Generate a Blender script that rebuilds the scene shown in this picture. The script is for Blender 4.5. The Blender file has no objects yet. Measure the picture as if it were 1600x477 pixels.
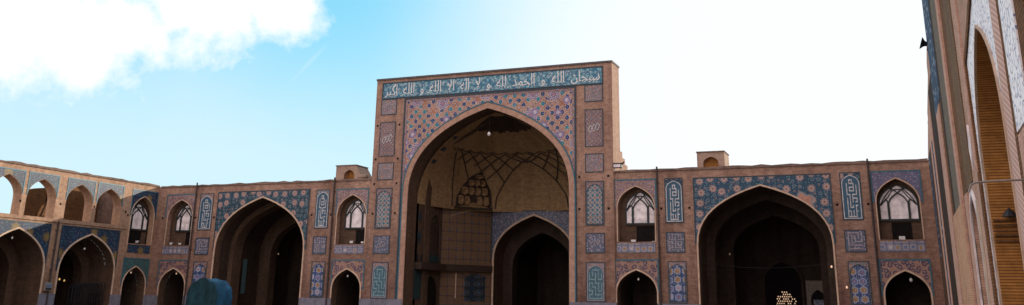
import bpy, math, random
from mathutils import Vector
from mathutils.geometry import tessellate_polygon
random.seed(7)
R = math.radians
scene = bpy.context.scene
COL = scene.collection

# ------------------------------------------------------------------ frames
class Frame:
    def __init__(s, fn): s.fn = fn
    def __call__(s, u, d, z): return Vector(s.fn(u, d, z))
FACADE_Y = 55.0; LEFT_X = -50.58; RIGHT_X = 2.0
FM = Frame(lambda u, d, z: (u, FACADE_Y + d, z))          # main facade: u = X
FL = Frame(lambda u, d, z: (LEFT_X - d, u, z))            # left range:  u = Y
FR = Frame(lambda u, d, z: (RIGHT_X + d, u, z))           # right range: u = Y
FW = Frame(lambda u, d, z: (u, d, z))                     # plain world

# ------------------------------------------------------------------ tagging
def tag(o, label=None, cat=None, group=None, kind=None):
    if label: o['label'] = label
    if cat: o['category'] = cat
    if group: o['group'] = group
    if kind: o['kind'] = kind
    return o
def thing(name, label, cat, loc=(0, 0, 0), group=None):
    o = bpy.data.objects.new(name, None); COL.objects.link(o)
    o.location = loc; o.empty_display_size = .2
    return tag(o, label, cat, group)
def worldloc(o):
    v = Vector((0, 0, 0))
    while o is not None: v = v + o.location; o = o.parent
    return v

# ------------------------------------------------------------------ mesh builder
class MB:
    def __init__(s, fr=FM): s.fr = fr; s.v = []; s.f = []; s.sm = []; s.uvo = {}
    def face(s, pts, smooth=False, uv=None):
        i = len(s.v); s.v += [Vector(p) for p in pts]; s.f.append(list(range(i, i + len(pts)))); s.sm.append(smooth)
        if uv: s.uvo[len(s.f) - 1] = uv
    def box(s, u0, u1, d0, d1, z0, z1):
        a = [(u0,d0,z0),(u1,d0,z0),(u1,d1,z0),(u0,d1,z0),(u0,d0,z1),(u1,d0,z1),(u1,d1,z1),(u0,d1,z1)]
        for q in ((0,1,5,4),(1,2,6,5),(2,3,7,6),(3,0,4,7),(4,5,6,7),(3,2,1,0)): s.face([a[k] for k in q])
    def poly(s, outer, d, holes=()):
        loops = [[Vector((p[0], p[1], 0)) for p in outer]] + [[Vector((p[0], p[1], 0)) for p in h] for h in holes]
        flat = [p for l in loops for p in l]
        base = len(s.v); s.v += [Vector((p.x, d, p.y)) for p in flat]
        for t in tessellate_polygon(loops): s.f.append([base + k for k in t]); s.sm.append(False)
    def wall(s, path, d0, d1, closed=False, smooth=False):
        n = len(path); v = path[0][1]                # brick courses follow the path round the opening
        for i in range(n if closed else n - 1):
            a = path[i]; b = path[(i + 1) % n]; w = v + math.hypot(b[0]-a[0], b[1]-a[1])
            s.face([(a[0],d0,a[1]),(b[0],d0,b[1]),(b[0],d1,b[1]),(a[0],d1,a[1])], smooth, uv=[(d0 + .37, v), (d0 + .37, w), (d1 + .37, w), (d1 + .37, v)])
            v = w
    def slab(s, outer, d0, d1, holes=()):          # front sheet d0, rim back to d1
        s.poly(outer, d0, holes); s.wall(outer, d0, d1, True)
        for h in holes: s.wall(h, d0, d1, True)
    def ribbon(s, path, w, d0, d1, closed=False, side=0):   # flat bar along a path; side 0 centre, +1 left of travel, -1 right
        n = len(path); L = []; Rr = []
        for i in range(n):
            p = Vector(path[i])
            if closed: a = Vector(path[i-1]); b = Vector(path[(i+1) % n])
            else: a = Vector(path[max(i-1,0)]); b = Vector(path[min(i+1,n-1)])
            t1 = (p - a); t2 = (b - p)
            if t1.length < 1e-9: t1 = t2
            if t2.length < 1e-9: t2 = t1
            n1 = Vector((-t1.y, t1.x)).normalized(); n2 = Vector((-t2.y, t2.x)).normalized()
            m = (n1 + n2); m = m.normalized() if m.length > 1e-6 else n1
            k = 1 / max(.35, m.dot(n1))
            lo, hi = {0: (-w/2, w/2), 1: (0, w), -1: (-w, 0)}[side]
            L.append(p + m * hi * k); Rr.append(p + m * lo * k)
        rng = range(n if closed else n - 1)
        for i in rng:
            j = (i + 1) % n
            s.face([(Rr[i].x,d0,Rr[i].y),(Rr[j].x,d0,Rr[j].y),(L[j].x,d0,L[j].y),(L[i].x,d0,L[i].y)])
            s.face([(L[i].x,d0,L[i].y),(L[j].x,d0,L[j].y),(L[j].x,d1,L[j].y),(L[i].x,d1,L[i].y)])
            s.face([(Rr[i].x,d0,Rr[i].y),(Rr[j].x,d0,Rr[j].y),(Rr[j].x,d1,Rr[j].y),(Rr[i].x,d1,Rr[i].y)])
        if not closed:
            for i in (0, n-1): s.face([(Rr[i].x,d0,Rr[i].y),(L[i].x,d0,L[i].y),(L[i].x,d1,L[i].y),(Rr[i].x,d1,Rr[i].y)])
    def tube(s, pts, r, n=6, caps=True):
        pts = [Vector(p) for p in pts]; rings = []
        rr = r if isinstance(r, (list, tuple)) else [r] * len(pts)
        for i, p in enumerate(pts):
            t = (pts[min(i+1, len(pts)-1)] - pts[max(i-1, 0)]).normalized()
            a = t.cross(Vector((0, 0, 1)))
            if a.length < .05: a = t.cross(Vector((1, 0, 0)))
            a.normalize(); b = t.cross(a)
            rings.append([p + (a * math.cos(2*math.pi*k/n) + b * math.sin(2*math.pi*k/n)) * rr[i] for k in range(n)])
        for i in range(len(rings) - 1):
            for k in range(n):
                s.face([rings[i][k], rings[i][(k+1) % n], rings[i+1][(k+1) % n], rings[i+1][k]], True)
        if caps: s.face(rings[0][::-1]); s.face(rings[-1])
    def lathe(s, c, prof, n=12):                  # prof: (r, z) about vertical axis at c
        c = Vector(c)
        for i in range(len(prof) - 1):
            for k in range(n):
                q = []
                for (r, z), kk in ((prof[i], k), (prof[i], k+1), (prof[i+1], k+1), (prof[i+1], k)):
                    a = 2*math.pi*kk/n; q.append(c + Vector((r*math.cos(a), r*math.sin(a), z)))
                s.face(q, True)
    def build(s, name, mat, parent=None, label=None):
        me = bpy.data.meshes.new(name)
        off = worldloc(parent) if parent else Vector((0, 0, 0))
        W = [s.fr(*v) - off for v in s.v]
        me.from_pydata([tuple(w) for w in W], [], s.f)
        uvl = me.uv_layers.new(name='UVMap')
        for p in me.polygons:
            co = [s.v[k] for k in s.f[p.index]]
            nrm = Vector((0, 0, 0))
            for k in range(len(co)):
                a = co[k]; b = co[(k+1) % len(co)]; nrm += a.cross(b)
            nx, ny, nz = abs(nrm.x), abs(nrm.y), abs(nrm.z)
            custom = s.uvo.get(p.index)
            for q, li in enumerate(p.loop_indices):
                c = co[q]
                if custom: uvl.data[li].uv = custom[q]
                elif ny >= nx and ny >= nz: uvl.data[li].uv = (c.x, c.z)
                elif nx >= nz: uvl.data[li].uv = (c.y + .37, c.z)
                else: uvl.data[li].uv = (c.x, c.y + .11)
            p.use_smooth = s.sm[p.index]
        me.materials.append(mat); me.validate(); me.update()
        o = bpy.data.objects.new(name, me); COL.objects.link(o)
        if parent: o.parent = parent
        if label: o['label'] = label
        return o

def bez(p0, p1, p2, p3, n):
    out = []
    for i in range(n + 1):
        t = i / n; a = (1-t)**3; b = 3*(1-t)**2*t; c = 3*(1-t)*t*t; d = t**3
        out.append((a*p0[0]+b*p1[0]+c*p2[0]+d*p3[0], a*p0[1]+b*p1[1]+c*p2[1]+d*p3[1]))
    return out
def arch(u0, u1, zs, za, n=12):                   # pointed four-centred arch, left spring to right spring
    c = (u0 + u1) / 2; w = (u1 - u0) / 2; h = za - zs
    L = bez((c - w, zs), (c - w, zs + .62*h), (c - .40*w, zs + .865*h), (c, za), n)
    Rr = [(2*c - x, z) for x, z in L][::-1]
    return L + Rr[1:]
def offs(curve, u0, u1, zs, za, k):               # the same arch grown by k
    return arch(u0 - k, u1 + k, zs, za + 1.25*k, (len(curve) - 1)//2)

# ------------------------------------------------------------------ materials
def newmat(name, rough=.85, spec=.2):
    m = bpy.data.materials.new(name); m.use_nodes = True
    nt = m.node_tree; b = nt.nodes['Principled BSDF']
    b.inputs['Roughness'].default_value = rough
    b.inputs['Specular IOR Level'].default_value = spec
    return m, nt, b
def nd(nt, t, ins=None, **kw):
    n = nt.nodes.new(t)
    for k, v in kw.items(): setattr(n, k, v)
    for k, v in (ins or {}).items():
        if isinstance(v, bpy.types.NodeSocket): nt.links.new(v, n.inputs[k])
        else: n.inputs[k].default_value = v
    return n
def rgba(c): return (c[0], c[1], c[2], 1)
def mixc(nt, f, a, b, mode='MIX'):
    n = nt.nodes.new('ShaderNodeMix'); n.data_type = 'RGBA'; n.blend_type = mode
    for k, v in ((0, f), (6, a), (7, b)):
        if isinstance(v, bpy.types.NodeSocket): nt.links.new(v, n.inputs[k])
        else: n.inputs[k].default_value = rgba(v) if isinstance(v, tuple) else v
    return n.outputs[2]
def math_(nt, op, a, b=0.0, c=0.0):
    n = nt.nodes.new('ShaderNodeMath'); n.operation = op
    for k, v in enumerate((a, b, c)):
        if isinstance(v, bpy.types.NodeSocket): nt.links.new(v, n.inputs[k])
        else: n.inputs[k].default_value = v
    return n.outputs[0]
def step(nt, x, lo, hi, soft=.02):                # 1 inside [lo, hi]
    a = nd(nt, 'ShaderNodeMapRange', {0: x, 1: lo - soft, 2: lo + soft}).outputs[0]
    b = nd(nt, 'ShaderNodeMapRange', {0: x, 1: hi - soft, 2: hi + soft, 3: 1.0, 4: 0.0}).outputs[0]
    return math_(nt, 'MULTIPLY', a, b)
def stains(nt, uv, col, amt=.35, scale=.35, dark=(.55, .5, .5)):
    n1 = nd(nt, 'ShaderNodeTexNoise', {'Vector': uv, 'Scale': scale, 'Detail': 7.0, 'Roughness': .65}).outputs[0]
    mp = nd(nt, 'ShaderNodeMapping', {'Vector': uv, 'Scale': (1.6, .22, 1)}).outputs[0]
    n2 = nd(nt, 'ShaderNodeTexNoise', {'Vector': mp, 'Scale': 1.3, 'Detail': 5.0}).outputs[0]
    f = nd(nt, 'ShaderNodeMapRange', {0: math_(nt, 'ADD', math_(nt, 'MULTIPLY', n1, .6), math_(nt, 'MULTIPLY', n2, .4)), 1: .42, 2: .66, 3: 0.0, 4: amt}).outputs[0]
    return mixc(nt, f, col, dark, 'MULTIPLY')
def brick_mat(name, c1, c2, mortar, stain=.5, bw=.25, rh=.07, ms=.012, dark=(.5,.45,.45), bump=.3, lo=None):
    m, nt, b = newmat(name, .9, .12)
    uv = nd(nt, 'ShaderNodeUVMap').outputs[0]
    br = nd(nt, 'ShaderNodeTexBrick', {'Vector': uv, 'Color1': rgba(c1), 'Color2': rgba(c2), 'Mortar': rgba(mortar), 'Scale': 1.0,
            'Mortar Size': ms, 'Mortar Smooth': .3, 'Bias': 0.0, 'Brick Width': bw, 'Row Height': rh})
    nz = nd(nt, 'ShaderNodeTexNoise', {'Vector': uv, 'Scale': 3.5, 'Detail': 6.0, 'Roughness': .7}).outputs[0]
    f = nd(nt, 'ShaderNodeMapRange', {0: nz, 1: .3, 2: .7, 3: .72, 4: 1.22}).outputs[0]
    cc = nd(nt, 'ShaderNodeCombineColor', {0: f, 1: f, 2: f}).outputs[0]
    col = mixc(nt, 1.0, br.outputs[0], cc, 'MULTIPLY')
    col = stains(nt, uv, col, stain, .35, dark)
    mp = nd(nt, 'ShaderNodeTexNoise', {'Vector': uv, 'Scale': 9.0, 'Detail': 3.0, 'Roughness': .8}).outputs[0]
    col = mixc(nt, nd(nt, 'ShaderNodeMapRange', {0: mp, 1: .6, 2: .78, 3: 0.0, 4: .45}).outputs[0], col, (.42, .4, .4), 'MULTIPLY')
    if lo:                                        # shade painted into the colour, deeper towards the ground
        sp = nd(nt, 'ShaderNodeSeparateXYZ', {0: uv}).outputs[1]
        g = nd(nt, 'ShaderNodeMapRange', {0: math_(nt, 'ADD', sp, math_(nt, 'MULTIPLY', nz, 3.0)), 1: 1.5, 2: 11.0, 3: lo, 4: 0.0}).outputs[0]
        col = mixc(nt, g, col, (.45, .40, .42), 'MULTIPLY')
    nt.links.new(col, b.inputs['Base Color'])
    bp = nd(nt, 'ShaderNodeBump', {'Strength': bump, 'Distance': .02, 'Height': mixc(nt, .6, br.outputs[1], nz)}); nt.links.new(bp.outputs[0], b.inputs['Normal'])
    return m
def flat_mat(name, c, rough=.7, spec=.3, metal=0, noise=.25, ns=6.0, emit=0):
    m, nt, b = newmat(name, rough, spec)
    tc = nd(nt, 'ShaderNodeTexCoord').outputs['Object']
    nz = nd(nt, 'ShaderNodeTexNoise', {'Vector': tc, 'Scale': ns, 'Detail': 5.0}).outputs[0]
    f = nd(nt, 'ShaderNodeMapRange', {0: nz, 1: .3, 2: .7, 3: 1 - noise, 4: 1 + noise}).outputs[0]
    cc = nd(nt, 'ShaderNodeCombineColor', {0: f, 1: f, 2: f}).outputs[0]
    nt.links.new(mixc(nt, 1.0, c, cc, 'MULTIPLY'), b.inputs['Base Color'])
    b.inputs['Metallic'].default_value = metal
    if emit:
        b.inputs['Emission Color'].default_value = rgba(c); b.inputs['Emission Strength'].default_value = emit
    return m
def tile_mat(name, base, layers, rough=.35, dirt=.45, rot=0, base2=None, bscale=3.0):
    """layers: dicts scale, rnd, metric, bands [(lo,hi,colour)], or 'grid' lines"""
    m, nt, b = newmat(name, rough, .25)
    uv0 = nd(nt, 'ShaderNodeUVMap').outputs[0]
    uv = nd(nt, 'ShaderNodeMapping', {'Vector': uv0, 'Rotation': (0, 0, R(rot))}).outputs[0]
    col = nd(nt, 'ShaderNodeRGB').outputs[0]; col.default_value = rgba(base)
    if base2:
        nz = nd(nt, 'ShaderNodeTexNoise', {'Vector': uv, 'Scale': bscale, 'Detail': 2.0}).outputs[0]
        col = mixc(nt, nd(nt, 'ShaderNodeMapRange', {0: nz, 1: .48, 2: .54}).outputs[0], base, base2)
    for L in layers:
        v = uv0 if L.get('straight') else uv
        if L.get('shift'): v = nd(nt, 'ShaderNodeMapping', {'Vector': v, 'Location': L['shift'] + (0,)}).outputs[0]
        if 'grid' in L:
            sp = nd(nt, 'ShaderNodeSeparateXYZ', {0: v})
            w = L['w']; P = L['grid']
            ax = math_(nt, 'ABSOLUTE', math_(nt, 'SUBTRACT', math_(nt, 'FRACT', math_(nt, 'DIVIDE', sp.outputs[0], P)), .5))
            ay = math_(nt, 'ABSOLUTE', math_(nt, 'SUBTRACT', math_(nt, 'FRACT', math_(nt, 'DIVIDE', sp.outputs[1], P)), .5))
            f = math_(nt, 'GREATER_THAN', math_(nt, 'MAXIMUM', ax, ay), .5 - w / P / 2)
            col = mixc(nt, f, col, L['col']); continue
        vo = nd(nt, 'ShaderNodeTexVoronoi', {'Vector': v, 'Scale': L['scale'], 'Randomness': L.get('rnd', .3)}, voronoi_dimensions='2D', distance=L.get('metric', 'EUCLIDEAN'))
        d = vo.outputs['Distance']
        if L.get('petal'):                        # petalled outline
            sv = nd(nt, 'ShaderNodeVectorMath', {0: v, 1: (L['scale'],) * 3}, operation='MULTIPLY').outputs[0]
            dv = nd(nt, 'ShaderNodeVectorMath', {0: sv, 1: nd(nt, 'ShaderNodeVectorMath', {0: vo.outputs['Position'], 1: (L['scale'],) * 3}, operation='MULTIPLY').outputs[0]}, operation='SUBTRACT').outputs[0]
            sp = nd(nt, 'ShaderNodeSeparateXYZ', {0: dv})
            an = math_(nt, 'ARCTAN2', sp.outputs[1], sp.outputs[0])
            pe = math_(nt, 'MULTIPLY', math_(nt, 'COSINE', math_(nt, 'MULTIPLY', an, float(L['petal']))), .035)
            d = math_(nt, 'ADD', d, pe)
        rc = nd(nt, 'ShaderNodeSeparateColor', {0: vo.outputs['Color']}).outputs[0]
        for lo, hi, c in L['bands']:
            f = step(nt, d, lo, hi, L.get('soft', .02))
            if L.get('keep'): f = math_(nt, 'MULTIPLY', f, math_(nt, 'LESS_THAN', rc, L['keep']))
            if isinstance(c, list):
                cr = nd(nt, 'ShaderNodeValToRGB', {0: vo.outputs['Color']}); cr.color_ramp.interpolation = 'CONSTANT'
                el = cr.color_ramp.elements
                while len(el) < len(c): el.new(.5)
                for k, cc in enumerate(c): el[k].position = k / len(c); el[k].color = rgba(cc)
                c = cr.outputs[0]
            col = mixc(nt, f, col, c)
    col = stains(nt, uv0, col, dirt, .6, (.5, .45, .42))
    nt.links.new(col, b.inputs['Base Color'])
    return m

NAVY = (.018, .045, .11); BLUE = (.035, .10, .20); TEAL = (.03, .15, .21); TURQ = (.06, .30, .36); PINK = (.40, .20, .15)
WHITE = (.56, .54, .52); PURP = (.13, .10, .20); LILAC = (.42, .37, .44); OCHRE = (.36, .22, .06); TAN = (.36, .21, .14); GREEN = (.03, .13, .12); CLAY = (.30, .16, .11); BLACK = (.012, .012, .016); OXIDE = (.24, .07, .035)

M = {}
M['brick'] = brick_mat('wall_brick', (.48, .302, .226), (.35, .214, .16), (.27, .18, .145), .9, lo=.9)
M['brick_side'] = brick_mat('pale_brick', (.42, .27, .20), (.36, .22, .165), (.33, .23, .18), .35)
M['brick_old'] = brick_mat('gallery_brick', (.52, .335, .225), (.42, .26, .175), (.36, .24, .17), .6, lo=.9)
M['brick_in'] = brick_mat('inner_brick', (.135, .083, .056), (.105, .064, .044), (.08, .054, .04), .6, dark=(.35, .32, .33))  # wall brick darkened, shade of reveals and recesses put into the colour
M['brick_vault'] = brick_mat('vault_brick', (.43, .285, .15), (.33, .21, .11), (.23, .15, .085), .6)
M['brick_dim'] = brick_mat('shaded_brick', (.075, .05, .038), (.058, .04, .032), (.05, .036, .03), .7, dark=(.3, .3, .32))  # brick darker still, the shade of deep interiors put into its colour
M['brick_gold'] = brick_mat('golden_brick', (.53, .25, .075), (.41, .185, .052), (.22, .095, .034), .5, bw=2.9, rh=.064, ms=.012, dark=(.5, .42, .34), bump=.7)
M['brick_brown'] = brick_mat('brown_brick', (.25, .12, .05), (.18, .085, .038), (.09, .05, .03), .4, rh=.08)
M['brick_olive'] = brick_mat('olive_brick', (.25, .16, .095), (.19, .12, .07), (.11, .075, .05), .45, rh=.09)
M['tan'] = brick_mat('tan_brick', (.66, .41, .27), (.58, .35, .22), (.46, .28, .18), .4)
M['brick_grey'] = brick_mat('grey_brick', (.23, .20, .155), (.185, .165, .13), (.12, .10, .085), .4, rh=.09)
M['plaster_pink'] = brick_mat('pink_plaster', (.64, .40, .31), (.56, .34, .26), (.50, .31, .24), .3, bump=.1)
M['mauve'] = brick_mat('mauve_brick', (.60, .39, .295), (.50, .315, .235), (.37, .23, .175), .3)
M['molding'] = flat_mat('arch_moulding_brick', (.50, .36, .27), .8, .2, noise=.2, ns=3)
M['iwan_band'] = brick_mat('arch_band_brick', (.46, .29, .22), (.41, .25, .19), (.36, .23, .18), .3)
M['plinth'] = brick_mat('marble_dado', (.20, .20, .25), (.16, .165, .21), (.10, .10, .13), .5, bw=1.1, rh=.8, ms=.015, bump=.1)
M['line'] = flat_mat('dark_tile_line', (.02, .04, .06), .4)
M['teal_line'] = flat_mat('teal_tile_line', (.03, .12, .17), .4)
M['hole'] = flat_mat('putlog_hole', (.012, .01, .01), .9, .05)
M['pipe'] = flat_mat('drainpipe_iron', (.045, .032, .032), .6)
M['white'] = flat_mat('white_plaster', (.72, .66, .68), .8, noise=.35, ns=2.5)
M['mullion'] = flat_mat('green_frame', (.022, .03, .032), .6)
M['rib'] = flat_mat('vault_rib', (.05, .035, .026), .7)
M['wood'] = flat_mat('dark_timber', (.045, .028, .022), .7)
M['letter_dim'] = flat_mat('lilac_tile_letter', (.27, .235, .27), .4, noise=.3)
M['letter_soft'] = flat_mat('pale_tile_letter', (.44, .44, .46), .4, noise=.3)
M['letter_teal'] = flat_mat('turquoise_tile_letter', (.15, .25, .28), .4, noise=.3)
M['letter'] = flat_mat('white_tile_letter', (.66, .66, .66), .4, noise=.1)
M['metal'] = flat_mat('grey_metal', (.26, .23, .21), .5, metal=.4)
M['black'] = flat_mat('black_metal', (.02, .02, .024), .5)
M['lampwhite'] = flat_mat('bulb_glass', (.55, .53, .52), .4, emit=.05)
M['lampwarm'] = flat_mat('warm_bulb_glass', (1.0, .66, .46), .3, emit=.4)
M['lampyellow'] = flat_mat('yellow_bulb_glass', (.85, .55, .16), .3, emit=.35)
M['sign_blue'] = flat_mat('blue_enamel', (.10, .17, .30), .4)

def arabesque(name, ground, pk, dense):
    return tile_mat(name, ground, [
    dict(scale=6.0, rnd=.6, bands=[(0, .24, [(.02, .09, .13), (.02, .055, .12), (.045, .19, .23), NAVY, dense]), (.03, .09, (.20, .27, .31))]),
    dict(scale=2.9, rnd=.45, petal=6, soft=.03, bands=[(.20, .27, (.20, .25, .30)), (0, .12, (.04, .10, .15))], keep=.7),
    dict(scale=3.6, rnd=.7, shift=(.4, .9), petal=5, soft=.03, bands=[(0, .2, (.27, .18, .17)), (0, .09, (.10, .09, .15))], keep=.4),
    dict(scale=1.42, rnd=.42, petal=8, soft=.035, bands=[(.29, .36, (.03, .06, .12)), (.235, .29, (.30, .26, .27)), (0, .235, pk), (.09, .15, (.52, .40, .36)), (0, .085, (.12, .06, .09))], keep=.85),
    dict(scale=.42, rnd=.5, shift=(.31, .73), petal=5, soft=.02, bands=[(0, .21, (.42, .21, .15)), (.19, .23, (.24, .24, .27)), (.05, .09, (.30, .14, .12))], keep=.5)], dirt=.55)
kash = arabesque('arabesque_tile', (.014, .048, .075), (.33, .185, .15), (.06, .10, .15))
kash_r = arabesque('blue_arabesque_tile', (.016, .06, .11), (.36, .215, .18), (.06, .12, .22))
kash_l = tile_mat('faded_arabesque_tile', (.022, .04, .08), [
    dict(scale=4.8, rnd=.8, bands=[(0, .3, [(.03, .10, .13), (.02, .045, .09), (.08, .07, .10), (.025, .10, .14), (.04, .08, .13), NAVY]), (.0, .09, (.20, .19, .20))]),
    dict(scale=.8, rnd=.9, petal=6, soft=.04, bands=[(0, .24, (.17, .12, .06)), (.0, .1, (.24, .17, .06))], keep=.6)], dirt=.7)
girih = tile_mat('star_lattice_tile', (.42, .26, .19), [
    dict(scale=4.4, rnd=.5, straight=True, metric='CHEBYCHEV', bands=[(.26, .38, (.26, .15, .16))], soft=.04),
    dict(grid=.92, w=.07, col=(.33, .11, .05)),
    dict(scale=2.17, rnd=.14, soft=.02, bands=[(.29, .37, (.50, .38, .34)), (0, .30, [(.012, .13, .22), (.012, .04, .14), (.02, .20, .27), (.03, .04, .17), (.012, .10, .21)]), (.0, .06, (.10, .26, .34))], keep=.86),
    dict(scale=4.34, rnd=.3, shift=(.115, .115), bands=[(0, .2, [(.10, .09, .22), (.05, .12, .24), (.45, .38, .40), (.14, .10, .22)])], keep=.6),
    dict(scale=.62, rnd=.35, straight=True, shift=(.2, .4), petal=8, bands=[(0, .26, (.46, .38, .42)), (.18, .22, (.09, .07, .20)), (.06, .12, (.09, .08, .24)), (0, .04, (.45, .13, .07))], soft=.015, keep=.6),
    dict(scale=9.5, rnd=.8, bands=[(0, .17, [(.08, .09, .22), (.58, .50, .50), (.36, .12, .06), (.16, .12, .25)])], keep=.5),
    dict(scale=.9, rnd=.5, shift=(.7, .1), petal=6, bands=[(0, .22, (.22, .17, .32)), (0, .10, (.52, .46, .50))], keep=.4)], rot=45)
purple = tile_mat('lilac_mosaic_tile', (.26, .16, .145), [
    dict(scale=5.5, rnd=.7, bands=[(0, .27, [PURP, (.24, .20, .28), (.09, .10, .20), (.33, .24, .24), (.14, .10, .17)])]),
    dict(scale=9, rnd=1, bands=[(0, .22, LILAC)], keep=.35)])
purple_blue = tile_mat('violet_blue_mosaic_tile', (.13, .12, .20), [
    dict(scale=5.5, rnd=.7, bands=[(0, .27, [PURP, (.12, .16, .30), (.08, .10, .20), (.24, .19, .26), (.10, .18, .26)])]),
    dict(scale=9, rnd=1, bands=[(0, .22, LILAC)], keep=.25)])
swirl = tile_mat('scroll_mosaic_tile', (.30, .17, .13), [
    dict(scale=3.4, rnd=.9, bands=[(.20, .42, (.055, .05, .10)), (0, .1, (.16, .05, .06))], soft=.03),
    dict(scale=7, rnd=1, bands=[(0, .2, (.34, .27, .28))], keep=.5)])
swirl_g = tile_mat('green_scroll_tile', (.05, .13, .14), [
    dict(scale=3.8, rnd=.9, bands=[(.20, .40, (.03, .06, .08)), (0, .12, (.22, .24, .22))], soft=.03)])
balc = tile_mat('balcony_tile', (.16, .16, .22), [
    dict(scale=2.6, rnd=.15, petal=4, soft=.03, bands=[(0, .42, (.40, .39, .44)), (0, .22, [(.32, .19, .06), (.12, .16, .30), (.46, .42, .44)]), (.28, .34, (.14, .10, .16))]),
    dict(scale=8, rnd=.8, bands=[(0, .16, (.10, .12, .22))])])
smallpan = tile_mat('medallion_tile', (.22, .15, .15), [
    dict(scale=5.0, rnd=.4, metric='MANHATTAN', bands=[(0, .34, [(.08, .07, .15), (.07, .16, .21), (.32, .16, .13), (.16, .16, .24)]), (.36, .46, (.36, .29, .30))]),
    dict(scale=10, rnd=1, bands=[(0, .2, (.44, .38, .40))], keep=.5)], rot=45)
tallpan = tile_mat('lozenge_tile', (.055, .14, .19), [
    dict(scale=3.4, rnd=.1, metric='MANHATTAN', bands=[(.30, .5, (.33, .16, .12)), (.42, .52, (.45, .38, .36)), (0, .17, [(.07, .33, .40), (.04, .10, .24), (.34, .12, .08), (.05, .24, .32)])], soft=.03),
    dict(scale=9, rnd=.7, bands=[(0, .18, (.36, .36, .38))], keep=.4)], rot=0)
browpan = tile_mat('brown_lozenge_tile', (.25, .16, .15), [
    dict(scale=3.6, rnd=.2, metric='MANHATTAN', bands=[(.30, .5, (.08, .07, .11)), (.24, .30, (.38, .28, .27)), (0, .16, [(.07, .17, .24), (.42, .34, .36), (.36, .13, .09), (.10, .09, .21)])], soft=.03),
    dict(scale=9, rnd=1, bands=[(0, .2, (.34, .28, .30))], keep=.4)], rot=0)
kufi_blue = tile_mat('kufic_blue_tile', (.03, .085, .15), [dict(scale=11, rnd=.4, bands=[(0, .2, (.045, .15, .22))])])
kufi_teal = tile_mat('kufic_teal_tile', (.05, .13, .18), [dict(scale=7, rnd=.8, bands=[(0, .25, [(.09, .21, .26), (.05, .09, .15), (.15, .22, .26)])])])
flower = tile_mat('flower_blue_tile', (.035, .065, .17), [
    dict(scale=2.1, rnd=.15, petal=6, soft=.03, bands=[(0, .42, (.26, .29, .42)), (0, .3, [(.10, .13, .30), (.28, .18, .06), (.34, .34, .44)]), (0, .12, (.30, .12, .10))]),
    dict(scale=9, rnd=.8, bands=[(0, .2, (.36, .38, .46))], keep=.5)])
tealscroll = tile_mat('inscription_ground_tile', (.03, .15, .25), [
    dict(scale=3.6, rnd=.9, bands=[(.20, .33, (.20, .44, .50)), (0, .10, (.44, .56, .60))], soft=.04),
    dict(scale=6.5, rnd=1, bands=[(0, .22, (.015, .045, .12)), (0, .10, (.55, .62, .66))], keep=.6),
    dict(scale=9, rnd=1, bands=[(.28, .36, (.40, .52, .56))], keep=.4)], dirt=.25)
greypan = tile_mat('grey_blue_mosaic_tile', (.10, .11, .16), [
    dict(scale=4.5, rnd=.8, bands=[(0, .28, [(.12, .12, .22), (.06, .12, .22), (.22, .18, .23), (.06, .08, .15)])]),
    dict(scale=6, rnd=1, bands=[(0, .2, (.36, .34, .40)), (.3, .36, (.20, .16, .22))], keep=.5)])
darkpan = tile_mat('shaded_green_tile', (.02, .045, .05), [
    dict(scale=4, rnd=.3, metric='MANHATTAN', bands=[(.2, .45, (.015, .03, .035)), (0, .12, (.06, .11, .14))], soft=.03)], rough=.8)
geom = tile_mat('inlaid_brick_tile', (.19, .122, .08), [
    dict(scale=5, rnd=.8, bands=[(0, .2, (.15, .095, .065))]),
    dict(scale=1.6, rnd=.05, straight=True, metric='MANHATTAN', bands=[(0, .17, (.06, .10, .20))], soft=.02),
    dict(grid=.62, w=.04, col=(.09, .055, .04), straight=True)])
wtile = tile_mat('white_arabesque_tile', (.88, .86, .90), [
    dict(scale=6, rnd=.9, bands=[(0, .2, [(.10, .12, .24), (.30, .13, .12), (.62, .62, .66), (.20, .24, .40), (.34, .24, .14)])]),
    dict(scale=13, rnd=1, bands=[(0, .25, (.74, .74, .80))], keep=.6),
    dict(scale=2.2, rnd=.8, bands=[(.30, .37, (.16, .18, .34))])], dirt=.25)
bluestrip = tile_mat('dark_blue_strip_tile', (.035, .07, .13), [
    dict(scale=3.2, rnd=.8, bands=[(0, .25, [(.55, .58, .66), (.06, .18, .28), (.02, .03, .07), (.30, .40, .50)])])], dirt=.2, rough=.85)

def rope_mat():
    m, nt, b = newmat('twisted_pink_brick', .8, .2)
    uv = nd(nt, 'ShaderNodeUVMap').outputs[0]
    sp = nd(nt, 'ShaderNodeSeparateXYZ', {0: uv})
    s = math_(nt, 'FRACT', math_(nt, 'MULTIPLY', math_(nt, 'ADD', sp.outputs[1], math_(nt, 'MULTIPLY', sp.outputs[0], .6)), 9.0))
    f = step(nt, s, .3, .75, .12)
    col = mixc(nt, f, (.52, .33, .27), (.70, .50, .43))
    nt.links.new(stains(nt, uv, col, .3), b.inputs['Base Color'])
    return m
M['rope'] = rope_mat()

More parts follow.
